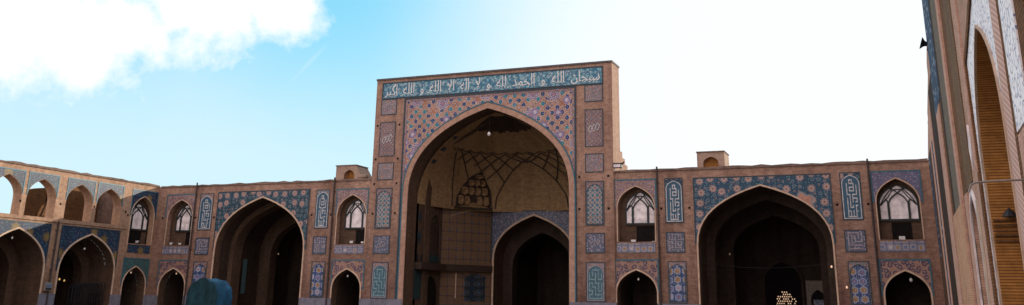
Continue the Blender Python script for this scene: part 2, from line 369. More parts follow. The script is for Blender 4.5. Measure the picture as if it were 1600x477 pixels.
# ------------------------------------------------------------------ square-kufic bitmaps
KUFI = ["....###....", "....#.#....", "..#.####...", "..#....#.#.", "..#.####.#.", "..#.#..#.#.", "..#.####.#.", "..#......#.",
        "..###.####.", "....#.#....", "..#.#.####.", "..#.#.#..#.", "..#.#.#.##.", "..#.#......", "..#.#.#.##.", "..#.###.#..", "..#.....#..",
        "..###.#.##.", "..#.#.#.#..", "..#.#.#.#..", "..#######.."]
KUFI2 = ["#######.#", "#.....#.#", "#.###.#.#", "#.#.#.#.#", "#.#.#...#", "#.#.#####", "#.#......", "#.#######", "#........", "########."]
KUFI3 = ["..#####..", "..#...#..", "#.#.#.#.#", "#.#.#.#.#", "#...#...#", "#####.###", "....#....", "###.###.#", "#.#...#.#", "#.###.#.#", "#...#.#.#", "###.#.###", "..#.#....", "###.#####", "#.......#", "#########"]
def bitmap_strokes(mb, rows, u0, u1, z0, z1, d0, d1):
    nr = len(rows); nc = len(rows[0]); cu = (u1 - u0) / nc; cz = (z1 - z0) / nr
    for r, row in enumerate(rows):
        c = 0
        while c < nc:
            if row[c] == '#':
                e = c
                while e < nc and row[e] == '#': e += 1
                if e - c > 1 : mb.box(u0 + c*cu + .15*cu, u0 + e*cu - .15*cu, d0, d1, z1 - (r+.82)*cz, z1 - (r+.18)*cz)
                c = e
            else: c += 1
    for c in range(nc):
        r = 0
        while r < nr:
            if rows[r][c] == '#':
                e = r
                while e < nr and rows[e][c] == '#': e += 1
                if e - r > 1 or True: mb.box(u0 + (c+.18)*cu, u0 + (c+.82)*cu, d0 - .002, d1, z1 - e*cz + .15*cz, z1 - r*cz - .15*cz)
                r = e
            else: r += 1

# ------------------------------------------------------------------ facade components
def rectpath(u0, u1, z0, z1): return [(u0, z0), (u0, z1), (u1, z1), (u1, z0)]
def panel(fr, par, u0, u1, z0, z1, mat, name='tile_panel', pointed=False, glyphs=None, crown=None, d=0.0, border=None):
    """A tile panel set in the wall with a thin dark rim; pointed = an arched inner field under a second tile."""
    mb = MB(fr); mb.slab(rectpath(u0, u1, z0, z1), d - .014, d + .05); p = mb.build(name, crown or mat, par)
    bb = MB(fr); bb.ribbon(rectpath(u0, u1, z0, z1), .05, d - .03, d + .02, True); bb.build('panel_rim', border or M['line'], p)
    if pointed:
        w = u1 - u0; a = arch(u0 + .07*w, u1 - .07*w, z1 - .42*w - .15, z1 - .12*w - .02, 6)
        fld = [(u0 + .07*w, z0 + .07)] + a + [(u1 - .07*w, z0 + .07)]
        f = MB(fr); f.slab(fld, d - .024, d); f.build('arched_field', mat, p)
        l = MB(fr); l.ribbon(fld, .045, d - .034, d, True); l.build('field_rim', (M['letter_dim'] if mat is kufi_teal else M['letter_soft']) if glyphs else (border or M['line']), p)
    if glyphs:
        w = u1 - u0; g = MB(fr); top = z1 - (.34*w if pointed else .08*w)
        bitmap_strokes(g, glyphs, u0 + .13*w, u1 - .13*w, z0 + .11*w, top, d - .033, d - .01); g.build('kufic_lettering', (M['letter_teal'] if mat is kufi_teal else M['letter_soft']) if pointed else M['letter_dim'], p)
    return p
def spandrel(fr, par, u0, u1, zt, a, mat, a0, zlow, d=0.0, line=None):
    """tile above an arch: rectangle u0..u1 up to zt, bottom edge follows arch curve a"""
    aa = [(min(max(x, u0 + .004), u1 - .004), z) for x, z in a if z >= zlow - 1e-6]
    outer = [(u0, aa[0][1]), (u0, zt), (u1, zt), (u1, aa[-1][1])] + aa[::-1]
    mb = MB(fr); mb.poly(outer, d - .014)
    o = mb.build('spandrel_tile', mat, par)
    b = MB(fr); b.ribbon([(u0, aa[0][1]), (u0, zt), (u1, zt), (u1, aa[-1][1])], .07, d - .03, d + .02); b.build('spandrel_rim', line or M['line'], o)
    return o
def molding(fr, par, curve, w, d0, d1, zb, mat=None, name='arch_moulding'):
    path = [(curve[0][0], zb)] + curve + [(curve[-1][0], zb)]
    mb = MB(fr); mb.ribbon(path, w, d0, d1, side=1); return mb.build(name, mat or M['molding'], par)
def recess(fr, par, u0, u1, zs, za, d0, d1, mat, zb=0.0, name='vaulted_recess', back=None, n=10):
    c = arch(u0, u1, zs, za, n); path = [(u0, zb)] + c + [(u1, zb)]
    mb = MB(fr); mb.wall(path, d0, d1); mb.poly(path, d1)
    if zb > .5: mb.face([(u0, d0, zb), (u1, d0, zb), (u1, d1, zb), (u0, d1, zb)])
    return mb.build(name, mat, par)
def putlogs(fr, par, pts, s=.13):
    for u, z in pts:
        mb = MB(fr); mb.box(u - s/2, u + s/2, -.012, .03, z - s/2, z + s/2); mb.build('putlog_hole', M['hole'], par)
def drainpipe(fr, par, u, z0, z1):
    mb = MB(fr); mb.tube([(u, -.10, z0), (u, -.10, z1)], .055, 8)
    for k in range(5):
        z = z0 + (z1 - z0) * (k + .5) / 5; mb.box(u - .08, u + .08, -.12, .02, z - .03, z + .03)
    mb.build('drainpipe', M['pipe'], par)
def facade_wall(fr, par, u0, u1, ztop, notches, holes, thick, mat, name='wall', zprof=None):
    outer = [(u0, 0)]
    for (a, b, zs, za) in sorted(notches): outer += [(a, 0)] + arch(a, b, zs, za) + [(b, 0)]
    outer += [(u1, 0)] + (zprof or [(u1, ztop), (u0, ztop)])
    hl = [[(a, zb)] + arch(a, b, zs, za) + [(b, zb)] for (a, b, zb, zs, za) in holes]
    mb = MB(fr); mb.poly(outer, 0, hl)
    for (a, b, zs, za) in notches:
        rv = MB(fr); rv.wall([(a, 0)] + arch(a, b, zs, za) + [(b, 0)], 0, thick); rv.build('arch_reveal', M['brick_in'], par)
    for h in hl: mb.wall(h, 0, thick, True)
    z = zprof or [(u1, ztop), (u0, ztop)]
    mb.wall([(u1, 0)] + z + [(u0, 0)], 0, thick)
    return mb.build(name, mat, par)
def plinth(fr, par, spans, z=1.58):
    for a, b in spans:
        mb = MB(fr); mb.box(a, b, -.07, .02, 0, z); mb.build('plinth', M['plinth'], par)

def lattice_window(fr, par, u0, u1, zb, zs, za, d):
    """white plaster window with dark branching mullions in the back of an upper niche"""
    c = (u0 + u1) / 2; w = (u1 - u0)
    path = [(u0, zb)] + arch(u0, u1, zs, za, 8) + [(u1, zb)]
    mb = MB(fr); mb.poly(path, d); win = mb.build('window', M['white'], par)
    b = MB(fr)
    ins = [(c + (x - c) * .985, z) for x, z in path]
    b.ribbon(ins, .07, d - .05, d, True)
    m1, m2 = u0 + .24*w, u1 - .24*w
    zc = zs + .12
    for m in (m1, m2): b.ribbon([(m, zb), (m, zc)], .12, d - .06, d)
    b.build('mullion', M['mullion'], win)
    r = MB(fr)
    for (p, q) in ((m1, c + .02), (m2, c - .02)):    # pointed head of the middle light
        s = 1 if q > p else -1
        r.ribbon(bez((p, zc - .25), (p, zc + .12), (p + s*.12*w, zc + .30), (c, za - .42), 6), .07, d - .055, d)
    for p, s in ((m1, -1), (m2, 1)):                   # crossing net above
        r.ribbon(bez((p, zc - .2), (p, zc + .2), (p + s*.05*w, zc + .22), (p + s*.20*w, zs - .05), 5), .06, d - .055, d)
    for s in (-1, 1):
        r.ribbon(bez((c, za - .42), (c + s*.10*w, za - .25), (c + s*.18*w, za - .15), (c + s*.24*w, za - .12), 4), .05, d - .055, d)
        r.ribbon(bez((c + s*.10*w, za - .08), (c + s*.20*w, za - .35), (c + s*.32*w, za - .5), (c + s*.47*w, zs - .05), 5), .05, d - .055, d)
    r.ribbon([(u0 + .1*w, zs + .12), (u0 + .24*w, zs + .36), (u0 + .38*w, za - .26), (c, za - .24), (u1 - .38*w, za - .26), (u1 - .24*w, zs + .36), (u1 - .1*w, zs + .12)], .045, d - .05, d)
    r.build('window_tracery', M['mullion'], win)
    s = MB(fr); s.box(u0 - .02, u1 + .02, d - .09, d + .02, zb - .07, zb); s.build('sill', M['mullion'], win)
    return win
def bay(fr, par, u0, u1, nu, door, low, sp_mat, low_mat, bal=(4.42, 4.98), win_shift=0):
    """one narrow two-storey bay: upper niche with window over a balcony, arched door recess below.
       nu = upper niche u-range, low = lower arch u-range"""
    a0, a1 = nu; za, zs, zb = 8.28, 7.0, 5.0
    ac = arch(a0, a1, zs, za)
    spandrel(fr, par, u0, u1, 8.68, offs(ac, a0, a1, zs, za, .07), sp_mat, a0, 7.0, line=M['teal_line'])
    molding(fr, par, ac, .06, -.05, .02, zb, M['molding'])
    # niche
    nm = MB(fr); path = [(a0, zb)] + ac + [(a1, zb)]
    dep = .44
    nm.wall(path, .4, dep); nm.poly(path, dep); nm.face([(a0,0,zb),(a1,0,zb),(a1,dep,zb),(a0,dep,zb)])
    niche = nm.build('niche', M['brick_in'], par)
    w = a1 - a0
    lattice_window(fr, par, a0 + .05*w + win_shift, a1 - .03*w, 6.12, 6.95, 7.98, dep - .03)
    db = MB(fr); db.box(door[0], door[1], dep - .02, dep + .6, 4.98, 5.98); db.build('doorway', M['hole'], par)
    bp = MB(fr); bp.box(u0 + .12, u1 - .12, -.03, .16, bal[0], bal[1]); q = bp.build('balcony_panel', balc, par)
    br = MB(fr); br.box(u0 + .10, u1 - .10, -.05, .18, bal[1], bal[1] + .06); br.build('balcony_rail', M['brick'], q)
    # lower arch
    l0, l1 = low; lc = arch(l0, l1, 2.15, 3.42)
    spandrel(fr, par, u0, u1, 4.0, offs(lc, l0, l1, 2.15, 3.42, .10), low_mat, l0, 2.15, line=M['teal_line'])
    molding(fr, par, lc, .09, -.05, .02, 1.58)
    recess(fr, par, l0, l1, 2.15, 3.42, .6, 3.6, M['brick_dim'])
    dm = MB(fr); dm.box(l0 + .55*(l1-l0), l1 - .18*(l1-l0), 3.5, 3.58, 0, 2.1); dm.build('door', M['wood'], par)

def chamber(fr, par, u0, u1, zs, za, d0, mats, ribs, back_arches, depth=9.0):
    """big arched hall: tunnel, transverse arches, and a back wall holding smaller arches"""
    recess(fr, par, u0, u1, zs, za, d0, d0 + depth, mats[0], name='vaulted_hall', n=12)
    for (dd, th, w) in ribs:
        c = arch(u0 + w, u1 - w, zs - .1, za - w*1.1); o = arch(u0 - .02, u1 + .02, zs, za + .02)
        outer = [(u0 - .02, 0)] + o + [(u1 + .02, 0)]
        inner = [(u0 + w, 0)] + c + [(u1 - w, 0)]
        mb = MB(fr); loop = outer + inner[::-1]
        mb.poly(loop, dd); mb.wall(inner, dd, dd + th); mb.build('transverse_arch', mats[1], par)
    for (a, b, s, t, z0, mt) in back_arches:
        c = arch(a, b, s, t, 8); path = [(a, z0)] + c + [(b, z0)]
        mb = MB(fr); mb.slab(path, d0 + depth - .1, d0 + depth); p = mb.build('inner_arch', mt, par)
        m2 = MB(fr); m2.ribbon(path, .16, d0 + depth - .2, d0 + depth, side=1); m2.build('inner_arch_moulding', M['brick_dim'], p)

def pier(fr, par, u0, u1, upper, mid, low, kinds):
    """the three stacked panels of a pier"""
    panel(fr, par, u0, u1, upper[0], upper[1], kinds[0][0], pointed=True, glyphs=kinds[0][1], crown=kinds[0][2])
    panel(fr, par, u0, u1, mid[0], mid[1], kinds[1][0], glyphs=kinds[1][1])
    panel(fr, par, u0 + .04, u1 + .04, low[0], low[1], kinds[2][0], pointed=True, glyphs=kinds[2][1], crown=kinds[2][2])

def cornice(fr, par, u0, u1, z, mat=None):
    mb = MB(fr); n = int((u1 - u0) / .55) + 1; prev = None
    top = []
    for i in range(n + 1):
        u = u0 + (u1 - u0) * i / n; top.append((u, z + random.uniform(-.045, .045)))
    mb.slab([(u0, z - .14)] + top + [(u1, z - .14)], -.06, .62)
    mb.face([(u0, -.06, z - .14), (u1, -.06, z - .14), (u1, 0, z - .14), (u0, 0, z - .14)])
    return mb.build('cornice', mat or M['cap'], par)
M['cap'] = brick_mat('weathered_cap', (.30, .20, .16), (.22, .15, .125), (.16, .115, .10), .8, dark=(.35, .33, .33))

UP, MID, LOW = (6.12, 8.68), (4.42, 5.55), (1.62, 3.9)
# ================================================================== LEFT WING of the main facade
lw = thing('arcade_wing', 'two-storey brick and tile arcade wing left of the tall portal, behind the teal tarpaulin', 'building', (-41.5, FACADE_Y, 0))
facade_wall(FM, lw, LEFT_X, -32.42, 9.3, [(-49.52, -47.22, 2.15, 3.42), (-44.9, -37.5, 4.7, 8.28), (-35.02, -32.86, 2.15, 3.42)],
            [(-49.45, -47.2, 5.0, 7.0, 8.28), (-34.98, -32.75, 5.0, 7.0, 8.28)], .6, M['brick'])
cornice(FM, lw, LEFT_X + .2, -32.45, 9.36)
bay(FM, lw, -49.7, -47.15, (-49.45, -47.2), (-48.0, -47.45), (-49.52, -47.22), purple, swirl, win_shift=.35)
bay(FM, lw, -35.12, -32.66, (-34.98, -32.75), (-33.7, -33.0), (-35.02, -32.86), purple, swirl, win_shift=.3)
ac = arch(-44.9, -37.5, 4.7, 8.28)
spandrel(FM, lw, -45.08, -37.32, 8.75, offs(ac, -44.9, -37.5, 4.7, 8.28, .09), kash, 0, 4.7)
molding(FM, lw, ac, .10, -.06, .03, 0)
chamber(FM, lw, -44.9, -37.5, 4.7, 8.28, .6, (M['brick_dim'], M['brick_in']), [(1.6, 1.0, .35), (5.2, .8, .95)],
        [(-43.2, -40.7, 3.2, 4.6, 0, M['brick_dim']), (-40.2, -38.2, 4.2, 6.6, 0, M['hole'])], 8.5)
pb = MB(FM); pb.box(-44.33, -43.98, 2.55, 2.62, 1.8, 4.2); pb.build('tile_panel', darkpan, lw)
pier(FM, lw, -46.66, -45.5, UP, MID, LOW, ((kufi_blue, KUFI, smallpan), (greypan, KUFI2, None), (flower, None, smallpan)))
pier(FM, lw, -36.74, -35.72, UP, MID, LOW, ((kufi_blue, KUFI, tallpan), (greypan, KUFI3, None), (flower, None, smallpan)))
putlogs(FM, lw, [(-49.95, 7.0), (-46.95, 7.0), (-45.3, 7.0), (-37.05, 7.0), (-35.5, 7.0)])
drainpipe(FM, lw, -47.05, 0, 9.5); drainpipe(FM, lw, -35.33, 0, 9.5)
plinth(FM, lw, [(-50.5, -49.53), (-47.21, -44.91), (-37.49, -35.03), (-32.85, -32.45)])
mb = MB(FM); mb.box(LEFT_X - 9, -32.6, .6, 14, 8.95, 9.1); mb.build('roof', M['cap'], lw)
mb = MB(FM); mb.box(LEFT_X - 9, -32.6, 13.9, 14.2, 0, 9.1); mb.build('rear_wall', M['brick_side'], lw)

# ================================================================== RIGHT WING of the main facade
rw = thing('arcade_wing', 'two-storey brick and tile arcade wing right of the tall portal, with the widest dark arch', 'building', (-7, FACADE_Y, 0))
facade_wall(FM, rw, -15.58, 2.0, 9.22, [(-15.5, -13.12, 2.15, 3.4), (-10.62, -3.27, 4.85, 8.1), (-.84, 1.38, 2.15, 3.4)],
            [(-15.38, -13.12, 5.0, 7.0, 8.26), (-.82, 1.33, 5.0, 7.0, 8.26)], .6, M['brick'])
cornice(FM, rw, -15.55, 1.98, 9.28)
bay(FM, rw, -15.57, -13.02, (-15.38, -13.12), (-14.36, -13.31), (-15.5, -13.12), purple, swirl, win_shift=.28)
bay(FM, rw, -.98, 1.5, (-.82, 1.33), (-.18, .82), (-.84, 1.38), purple_blue, swirl)
ac = arch(-10.62, -3.27, 4.85, 8.1)
spandrel(FM, rw, -10.76, -3.12, 8.65, offs(ac, -10.62, -3.27, 4.85, 8.1, .08), kash_r, 0, 4.85)
molding(FM, rw, ac, .09, -.06, .03, 0)
chamber(FM, rw, -10.62, -3.27, 4.85, 8.1, .6, (M['brick_dim'], M['brick_dim']), [(2.3, .8, .5), (5.5, .7, 1.1)],
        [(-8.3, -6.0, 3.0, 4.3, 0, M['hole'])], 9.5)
pier(FM, rw, -12.46, -11.42, UP, MID, LOW, ((kufi_blue, KUFI, kash), (greypan, KUFI3, None), (flower, None, smallpan)))
pier(FM, rw, -2.6, -1.56, UP, MID, LOW, ((kufi_blue, KUFI, kash), (greypan, KUFI2, None), (flower, None, smallpan)))
putlogs(FM, rw, [(-15.72, 7.0), (-12.72, 6.95), (-11.05, 6.95), (-2.86, 6.95), (-1.25, 6.95)])
drainpipe(FM, rw, -12.9, 0, 9.4); drainpipe(FM, rw, -1.08, 0, 9.4)
plinth(FM, rw, [(-13.11, -10.63), (-3.26, -.85), (1.39, 1.98)])
mb = MB(FM); mb.box(-15.4, 9.0, .6, 14, 8.9, 9.02); mb.build('roof', M['cap'], rw)
mb = MB(FM); mb.box(-15.4, 9.0, 13.9, 14.2, 0, 9.02); mb.build('rear_wall', M['brick_side'], rw)
# lit lattice window and tiled prayer niche deep in the big right arch
lat = MB(FM); zz = []
D0 = 9.9
win = MB(FM); c = arch(-7.75, -6.3, 1.9, 2.75, 8)
win.slab([(-7.75, .9)] + c + [(-6.3, .9)], D0, D0 + .1)
wo = win.build('lattice_window', M['hole'], rw)
g = MB(FM)
for i in range(10):
    for j in range(12):
        u = -7.62 + i * .135 + (.0675 if j % 2 else 0); z = 1.0 + j * .14
        if z < 2.6 - abs(u + 7.03) * 1.0 and u < -6.36:
            if random.random() < .85: g.face([(u, D0 - .02, z - .055), (u + .048, D0 - .02, z), (u, D0 - .02, z + .055), (u - .048, D0 - .02, z)])
g.build('daylit_pane', flat_mat('daylit_glass', (1.0, .66, .42), .5, emit=.55, noise=.6, ns=2), wo)
g = MB(FM); g.box(-5.6, -4.2, 8.6, 8.7, 1.0, 3.1); mo = g.build('prayer_niche', tile_mat('dim_ochre_tile', (.16, .11, .075), [dict(scale=4, rnd=.8, bands=[(0, .25, (.10, .08, .07))])]), rw)
g = MB(FM); c = arch(-5.35, -4.45, 1.9, 2.55, 6); g.slab([(-5.35, 1.0)] + c + [(-4.45, 1.0)], 8.56, 8.6); g.build('niche_field', M['hole'], mo)
g = MB(FM); g.box(-5.2, -4.6, 8.52, 8.55, 1.45, 1.95); g.build('niche_tile', greypan, mo)

# ================================================================== CENTRAL PORTAL (iwan)
IX0, IX1 = -32.42, -15.57; IC = -24.0; IW = 5.6; PF = -.12
iw = thing('iwan_portal', 'tall central portal with a huge pointed arch, blue inscription band and tiled frame', 'building', (IC, FACADE_Y, 0))
def iwan_curve(k=0, n=20):
    w = IW + k
    L = bez((IC - w, 8.3), (IC - w, 11.5 + k*.6), (IC - 2.3 - k*.4, 12.95 + k), (IC, 13.62 + 1.1*k), n)
    return L + [(2*IC - x, z) for x, z in L][::-1][1:]
cu = iwan_curve()
wl = MB(FM)
outer = [(IX0, 0), (IC - IW, 0)] + cu + [(IC + IW, 0), (IX1, 0), (IX1, 16.08), (IX0, 16.08)]
wl.poly(outer, PF)
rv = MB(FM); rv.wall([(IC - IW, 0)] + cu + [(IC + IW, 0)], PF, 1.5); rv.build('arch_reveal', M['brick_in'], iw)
wl.wall([(IX0, 16.08), (IX0, 0)], PF, 1.5); wl.wall([(IX0, 16.08), (IX1, 16.08)], PF, 1.5)
wl.poly([(IX0, 8.3), (IC - IW, 8.3)] + cu + [(IC + IW, 8.3), (IX1, 8.3), (IX1, 16.08), (IX0, 16.08)], 1.5)
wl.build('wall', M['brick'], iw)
sw = MB(FM); sw.face([(IX1, PF, 0), (IX1, 1.5, 0), (IX1, 1.5, 16.08), (IX1, PF, 16.08)]); sw.build('side_face', M['brick_side'], iw)
cp = MB(FM); cp.slab([(IX0 - .04, 16.05), (IX0 - .04, 16.17), (IX1 + .04, 16.17), (IX1 + .04, 16.05)], PF - .06, 1.56)
cp.build('cornice', flat_mat('dark_coping', (.10, .085, .085), .8), iw)
# stepped buttresses behind the screen
for (a, b) in ((IX1 - 2.2, IX1 - .03), (IX0 + .03, IX0 + 2.2)):
    bt = MB(FM); bt.box(a, b, 1.5, 2.1, 9.0, 10.7); bt.box(a, b, 2.1, 2.7, 9.0, 10.35); bt.box(a, b, 2.7, 3.3, 9.0, 10.0); bt.box(a, b, 3.3, 4.2, 9.0, 9.6)
    bt.build('buttress', M['brick_side'], iw)
bt = MB(FM); bx0, bx1 = IX0 + 2.4, IX1 - 2.4
for q in ([(bx0,1.5,8.9),(bx0,10,8.9),(bx0,10,14.6),(bx0,1.5,14.6)], [(bx1,1.5,8.9),(bx1,10,8.9),(bx1,10,14.6),(bx1,1.5,14.6)], [(bx0,10,8.9),(bx1,10,8.9),(bx1,10,14.6),(bx0,10,14.6)], [(bx0,1.5,14.6),(bx1,1.5,14.6),(bx1,10,14.6),(bx0,10,14.6)]): bt.face(q)
bt.build('vault_housing', M['cap'], iw)
# arch band
mo = MB(FM); mo.ribbon([(IC - IW, 0)] + cu + [(IC + IW, 0)], .36, PF - .07, PF + .05, side=1); mo.build('arch_moulding', M['iwan_band'], iw)
tl = MB(FM); c2 = iwan_curve(.36); tl.ribbon([(IC - IW - .36, 1.58)] + c2 + [(IC + IW + .36, 1.58)], .075, PF - .09, PF + .05, side=1); tl.build('tile_line', M['teal_line'], iw)
# spandrel
c3 = iwan_curve(.44); S0, S1, ST = IC - 6.14, IC + 6.02, 14.62
aa = [(min(max(x, S0 + .01), S1 - .01), z) for x, z in c3]
sp = MB(FM); sp.poly([(S0, 8.3), (S0, ST), (S1, ST), (S1, 8.3)] + aa[::-1], PF - .016); so = sp.build('spandrel_tile', girih, iw)
rb = MB(FM); rb.ribbon([(S0, 1.58), (S0, ST), (S1, ST), (S1, 1.58)], .10, PF - .05, PF + .03); rb.build('spandrel_rim', M['line'], so)
rb = MB(FM); rb.ribbon([(S0 + .14, 8.5), (S0 + .14, ST - .12), (S1 - .14, ST - .12), (S1 - .14, 8.5)], .16, PF - .03, PF + .03); rb.build('spandrel_border', purple, so)
# inscription band with its lettering
B0, B1, BZ0, BZ1 = -31.92, -16.18, 14.74, 15.82
bd = MB(FM); bd.slab(rectpath(B0, B1, BZ0, BZ1), PF - .02, PF + .05); band = bd.build('inscription_band', tealscroll, iw)
rb = MB(FM); rb.ribbon(rectpath(B0, B1, BZ0, BZ1), .07, PF - .05, PF + .03, True); rb.build('band_rim', M['line'], band)
FORMS = {'ا': (0xFE8D, 0xFE8E), 'ب': (0xFE8F, 0xFE90, 0xFE91, 0xFE92), 'ح': (0xFEA1, 0xFEA2, 0xFEA3, 0xFEA4), 'د': (0xFEA9, 0xFEAA),
         'ر': (0xFEAD, 0xFEAE), 'س': (0xFEB1, 0xFEB2, 0xFEB3, 0xFEB4), 'ك': (0xFED9, 0xFEDA, 0xFEDB, 0xFEDC), 'ل': (0xFEDD, 0xFEDE, 0xFEDF, 0xFEE0),
         'م': (0xFEE1, 0xFEE2, 0xFEE3, 0xFEE4), 'ن': (0xFEE5, 0xFEE6, 0xFEE7, 0xFEE8), 'ه': (0xFEE9, 0xFEEA, 0xFEEB, 0xFEEC), 'و': (0xFEED, 0xFEEE)}
def shape_word(w):
    out = []; i = 0; joined = False
    while i < len(w):
        ch = w[i]
        if ch == 'ل' and i + 1 < len(w) and w[i+1] == 'ا':
            out.append(chr(0xFEFC if joined else 0xFEFB)); joined = False; i += 2; continue
        f = FORMS[ch]; nxt = i + 1 < len(w); dual = len(f) == 4
        k = (3 if joined else 2) if (dual and nxt) else (1 if joined else 0)
        out.append(chr(f[k])); joined = dual and nxt; i += 1
    return ''.join(out)[::-1]
PHRASE = 'سبحان الله و الحمد لله و لا اله الا الله و الله اكبر'
line = '  '.join(shape_word(w) for w in PHRASE.split(' ')[::-1])
fc = bpy.data.curves.new('lettering', 'FONT'); fc.body = line; fc.offset = .002; fc.resolution_u = 3
fo = bpy.data.objects.new('lettering_source', fc); COL.objects.link(fo)
dg = bpy.context.evaluated_depsgraph_get(); tm = bpy.data.meshes.new_from_object(fo.evaluated_get(dg))
xs = [v.co.x for v in tm.vertices]; ys = [v.co.y for v in tm.vertices]
x0, x1, y0, y1 = min(xs), max(xs), min(ys), max(ys)
lt = MB(FM); off = worldloc(band)
def tx(co):                          # uprights are drawn out tall, as in monumental script
    f = (co.y - y0) / (y1 - y0); f = f / .56 * .40 if f < .56 else .40 + (f - .56) / .44 * .60
    return ((co.x - x0) / (x1 - x0) * (B1 - B0 - .35) + B0 + .17, PF - .035, f * (BZ1 - BZ0 - .16) + BZ0 + .08)
for p in tm.polygons: lt.face([tx(tm.vertices[k].co) for k in p.vertices])
random.seed(21)                       # vowel marks scattered over and under the line
for q in range(150):
    u = B0 + .25 + (B1 - B0 - .5) * (q + random.random()) / 150; z = random.choice((BZ1 - .20, BZ1 - .30, BZ1 - .42, BZ0 + .16, BZ0 + .24)) + random.uniform(-.04, .04)
    if q % 4 == 3: lt.ribbon([(u - .035, z), (u, z + .035), (u + .035, z), (u, z - .035)], .018, PF - .032, PF - .02, True)
    elif q % 4 == 1: lt.ribbon([(u - .05, z - .03), (u, z - .045), (u + .03, z + .0), (u + .06, z + .05)], .026, PF - .032, PF - .02)
    else: lt.ribbon([(u - .06, z - .03), (u + .06, z + .035)], .026, PF - .032, PF - .02)
lt.build('lettering', M['letter'], band)
bpy.data.objects.remove(fo); bpy.data.meshes.remove(tm)
# pier panels
for a, b in ((-31.97, -30.8), (-17.34, -16.2)):
    for z0, z1, mt, pt, gl, cr in ((13.63, 14.68, smallpan, False, None, None), (10.8, 13.1, browpan, False, None, None), (9.22, 10.32, smallpan, False, None, None),
                               (6.02, 8.64, tallpan, True, None, browpan), (4.42, 5.54, greypan, False, None, None), (1.62, 3.86, kufi_teal, True, KUFI3, smallpan)):
        p = panel(FM, iw, a, b, z0, z1, mt, pointed=pt, glyphs=gl, crown=cr, d=PF)
        if mt in (smallpan, browpan, greypan):        # white interlaced medallion
            zc = (z0 + z1) / 2; uc = (a + b) / 2; k = MB(FM); r = .27 if mt is not browpan else .36
            for q in range(3):
                uo = (q - 1) * r * .62
                k.ribbon([(uc + uo - r*.45, zc - r*.2 + uo*.3), (uc + uo, zc + r*.62 + uo*.3), (uc + uo + r*.45, zc + r*.2 + uo*.3), (uc + uo, zc - r*.62 + uo*.3)], .04, PF - .032, PF, True)
            k.build('medallion_knot', M['letter_soft'] if mt is browpan else M['letter_dim'], p)
putlogs(FM, iw, [])
for a, b in ((-32.2, -30.5), (-17.75, -15.9)):
    for z in (12.9, 10.6, 8.95, 7.0):
        for u in (a, b):
            if a < -25 or z < 10: 
                h = MB(FM); h.box(u - .065, u + .065, PF - .012, PF + .03, z - .065, z + .065); h.build('putlog_hole', M['hole'], iw)
for a, b in ((-32.44, -29.62), (-18.38, -15.5)):
    pl = MB(FM); pl.box(a, b, PF - .08, PF + .02, 0, 1.58); pl.build('plinth', M['plinth'], iw)

# interior of the portal: walls, corner piers, semi-dome
DS, DC, DB = 1.2, 5.1, 8.6           # start, chamfer start, back wall
HB = 3.35
SPR = 7.75
iwl = MB(FM)
def quad_wall(mb, p, q, z0, z1):
    mb.face([(p[0], p[1], z0), (q[0], q[1], z0), (q[0], q[1], z1), (p[0], p[1], z1)], uv=[(0, z0), (math.dist(p, q), z0), (math.dist(p, q), z1), (0, z1)])
PL = [(-IW, DS), (-IW, DC), (-HB, DB), (HB, DB), (IW, DC), (IW, DS)]
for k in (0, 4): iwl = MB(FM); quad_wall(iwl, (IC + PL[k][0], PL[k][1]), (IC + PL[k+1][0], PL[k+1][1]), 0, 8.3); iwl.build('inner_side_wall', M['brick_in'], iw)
for k in (1, 3): ch = MB(FM); quad_wall(ch, (IC + PL[k][0], PL[k][1]), (IC + PL[k+1][0], PL[k+1][1]), 0, 8.3); ch.build('corner_wall', geom, iw)
bk = MB(FM); bc = arch(IC - 3.05, IC + 3.05, 4.4, 7.45)
bk.poly([(IC - HB, 0), (IC - 3.05, 0)] + bc + [(IC + 3.05, 0), (IC + HB, 0), (IC + HB, 8.3), (IC - HB, 8.3)], DB)
bk.wall([(IC - 3.05, 0)] + bc + [(IC + 3.05, 0)], DB, DB + 1.6)
bk.build('back_wall', M['brick_in'], iw)
spandrel(FM, iw, IC - 3.25, IC + 3.25, 7.8, offs(bc, IC - 3.05, IC + 3.05, 4.4, 7.45, .12), greypan, 0, 4.4, d=DB)
molding(FM, iw, bc, .13, DB - .06, DB + .03, 0)
recess(FM, iw, IC - 3.05, IC + 3.05, 4.4, 7.45, DB + 1.6, DB + 9, M['brick_dim'], name='prayer_hall', n=12)
rr = MB(FM); o = [(IC - 3.07, 0)] + arch(IC - 3.07, IC + 3.07, 4.4, 7.47) + [(IC + 3.07, 0)]; i_ = [(IC - 2.3, 0)] + arch(IC - 2.3, IC + 2.3, 3.9, 6.4) + [(IC + 2.3, 0)]
rr.poly(o + i_[::-1], DB + 1.7); rr.wall(i_, DB + 1.7, DB + 2.5); rr.build('transverse_arch', M['brick_dim'], iw)
# semi-dome
def arcw(t):                        # half width of the vault at height parameter t, and its z
    a = (1-t)**3; b = 3*(1-t)**2*t; c = 3*(1-t)*t*t; d = t**3
    return (a*IW + b*IW + c*2.3, a*SPR + b*11.3 + c*12.95 + d*13.6)
def dome(t, h, inset=0):
    w, z = arcw(h); k = w / IW * (1 - inset); a = math.pi * t; e = 2 / 2.6
    return (IC - IW * math.copysign(abs(math.cos(a))**e, math.cos(a)) * k, DS + (DB - DS) * abs(math.sin(a))**e * k, z - inset * .6)
vb = MB(FM); NT, NH = 56, 22
for i in range(NT):
    for j in range(NH):
        t0, t1, h0, h1 = i/NT, (i+1)/NT, j/NH, (j+1)/NH
        vb.face([dome(t0,h0), dome(t1,h0), dome(t1,h1), dome(t0,h1)], True, uv=[(t0*20, h0*8), (t1*20, h0*8), (t1*20, h1*8), (t0*20, h1*8)])
vb.build('semi_dome', M['brick_vault'], iw)
def densify(pts, n=5):
    out = []
    for (a, b), (c, d) in zip(pts, pts[1:]): out += [(a + (c-a)*k/n, b + (d-b)*k/n) for k in range(n)]
    return out + [pts[-1]]
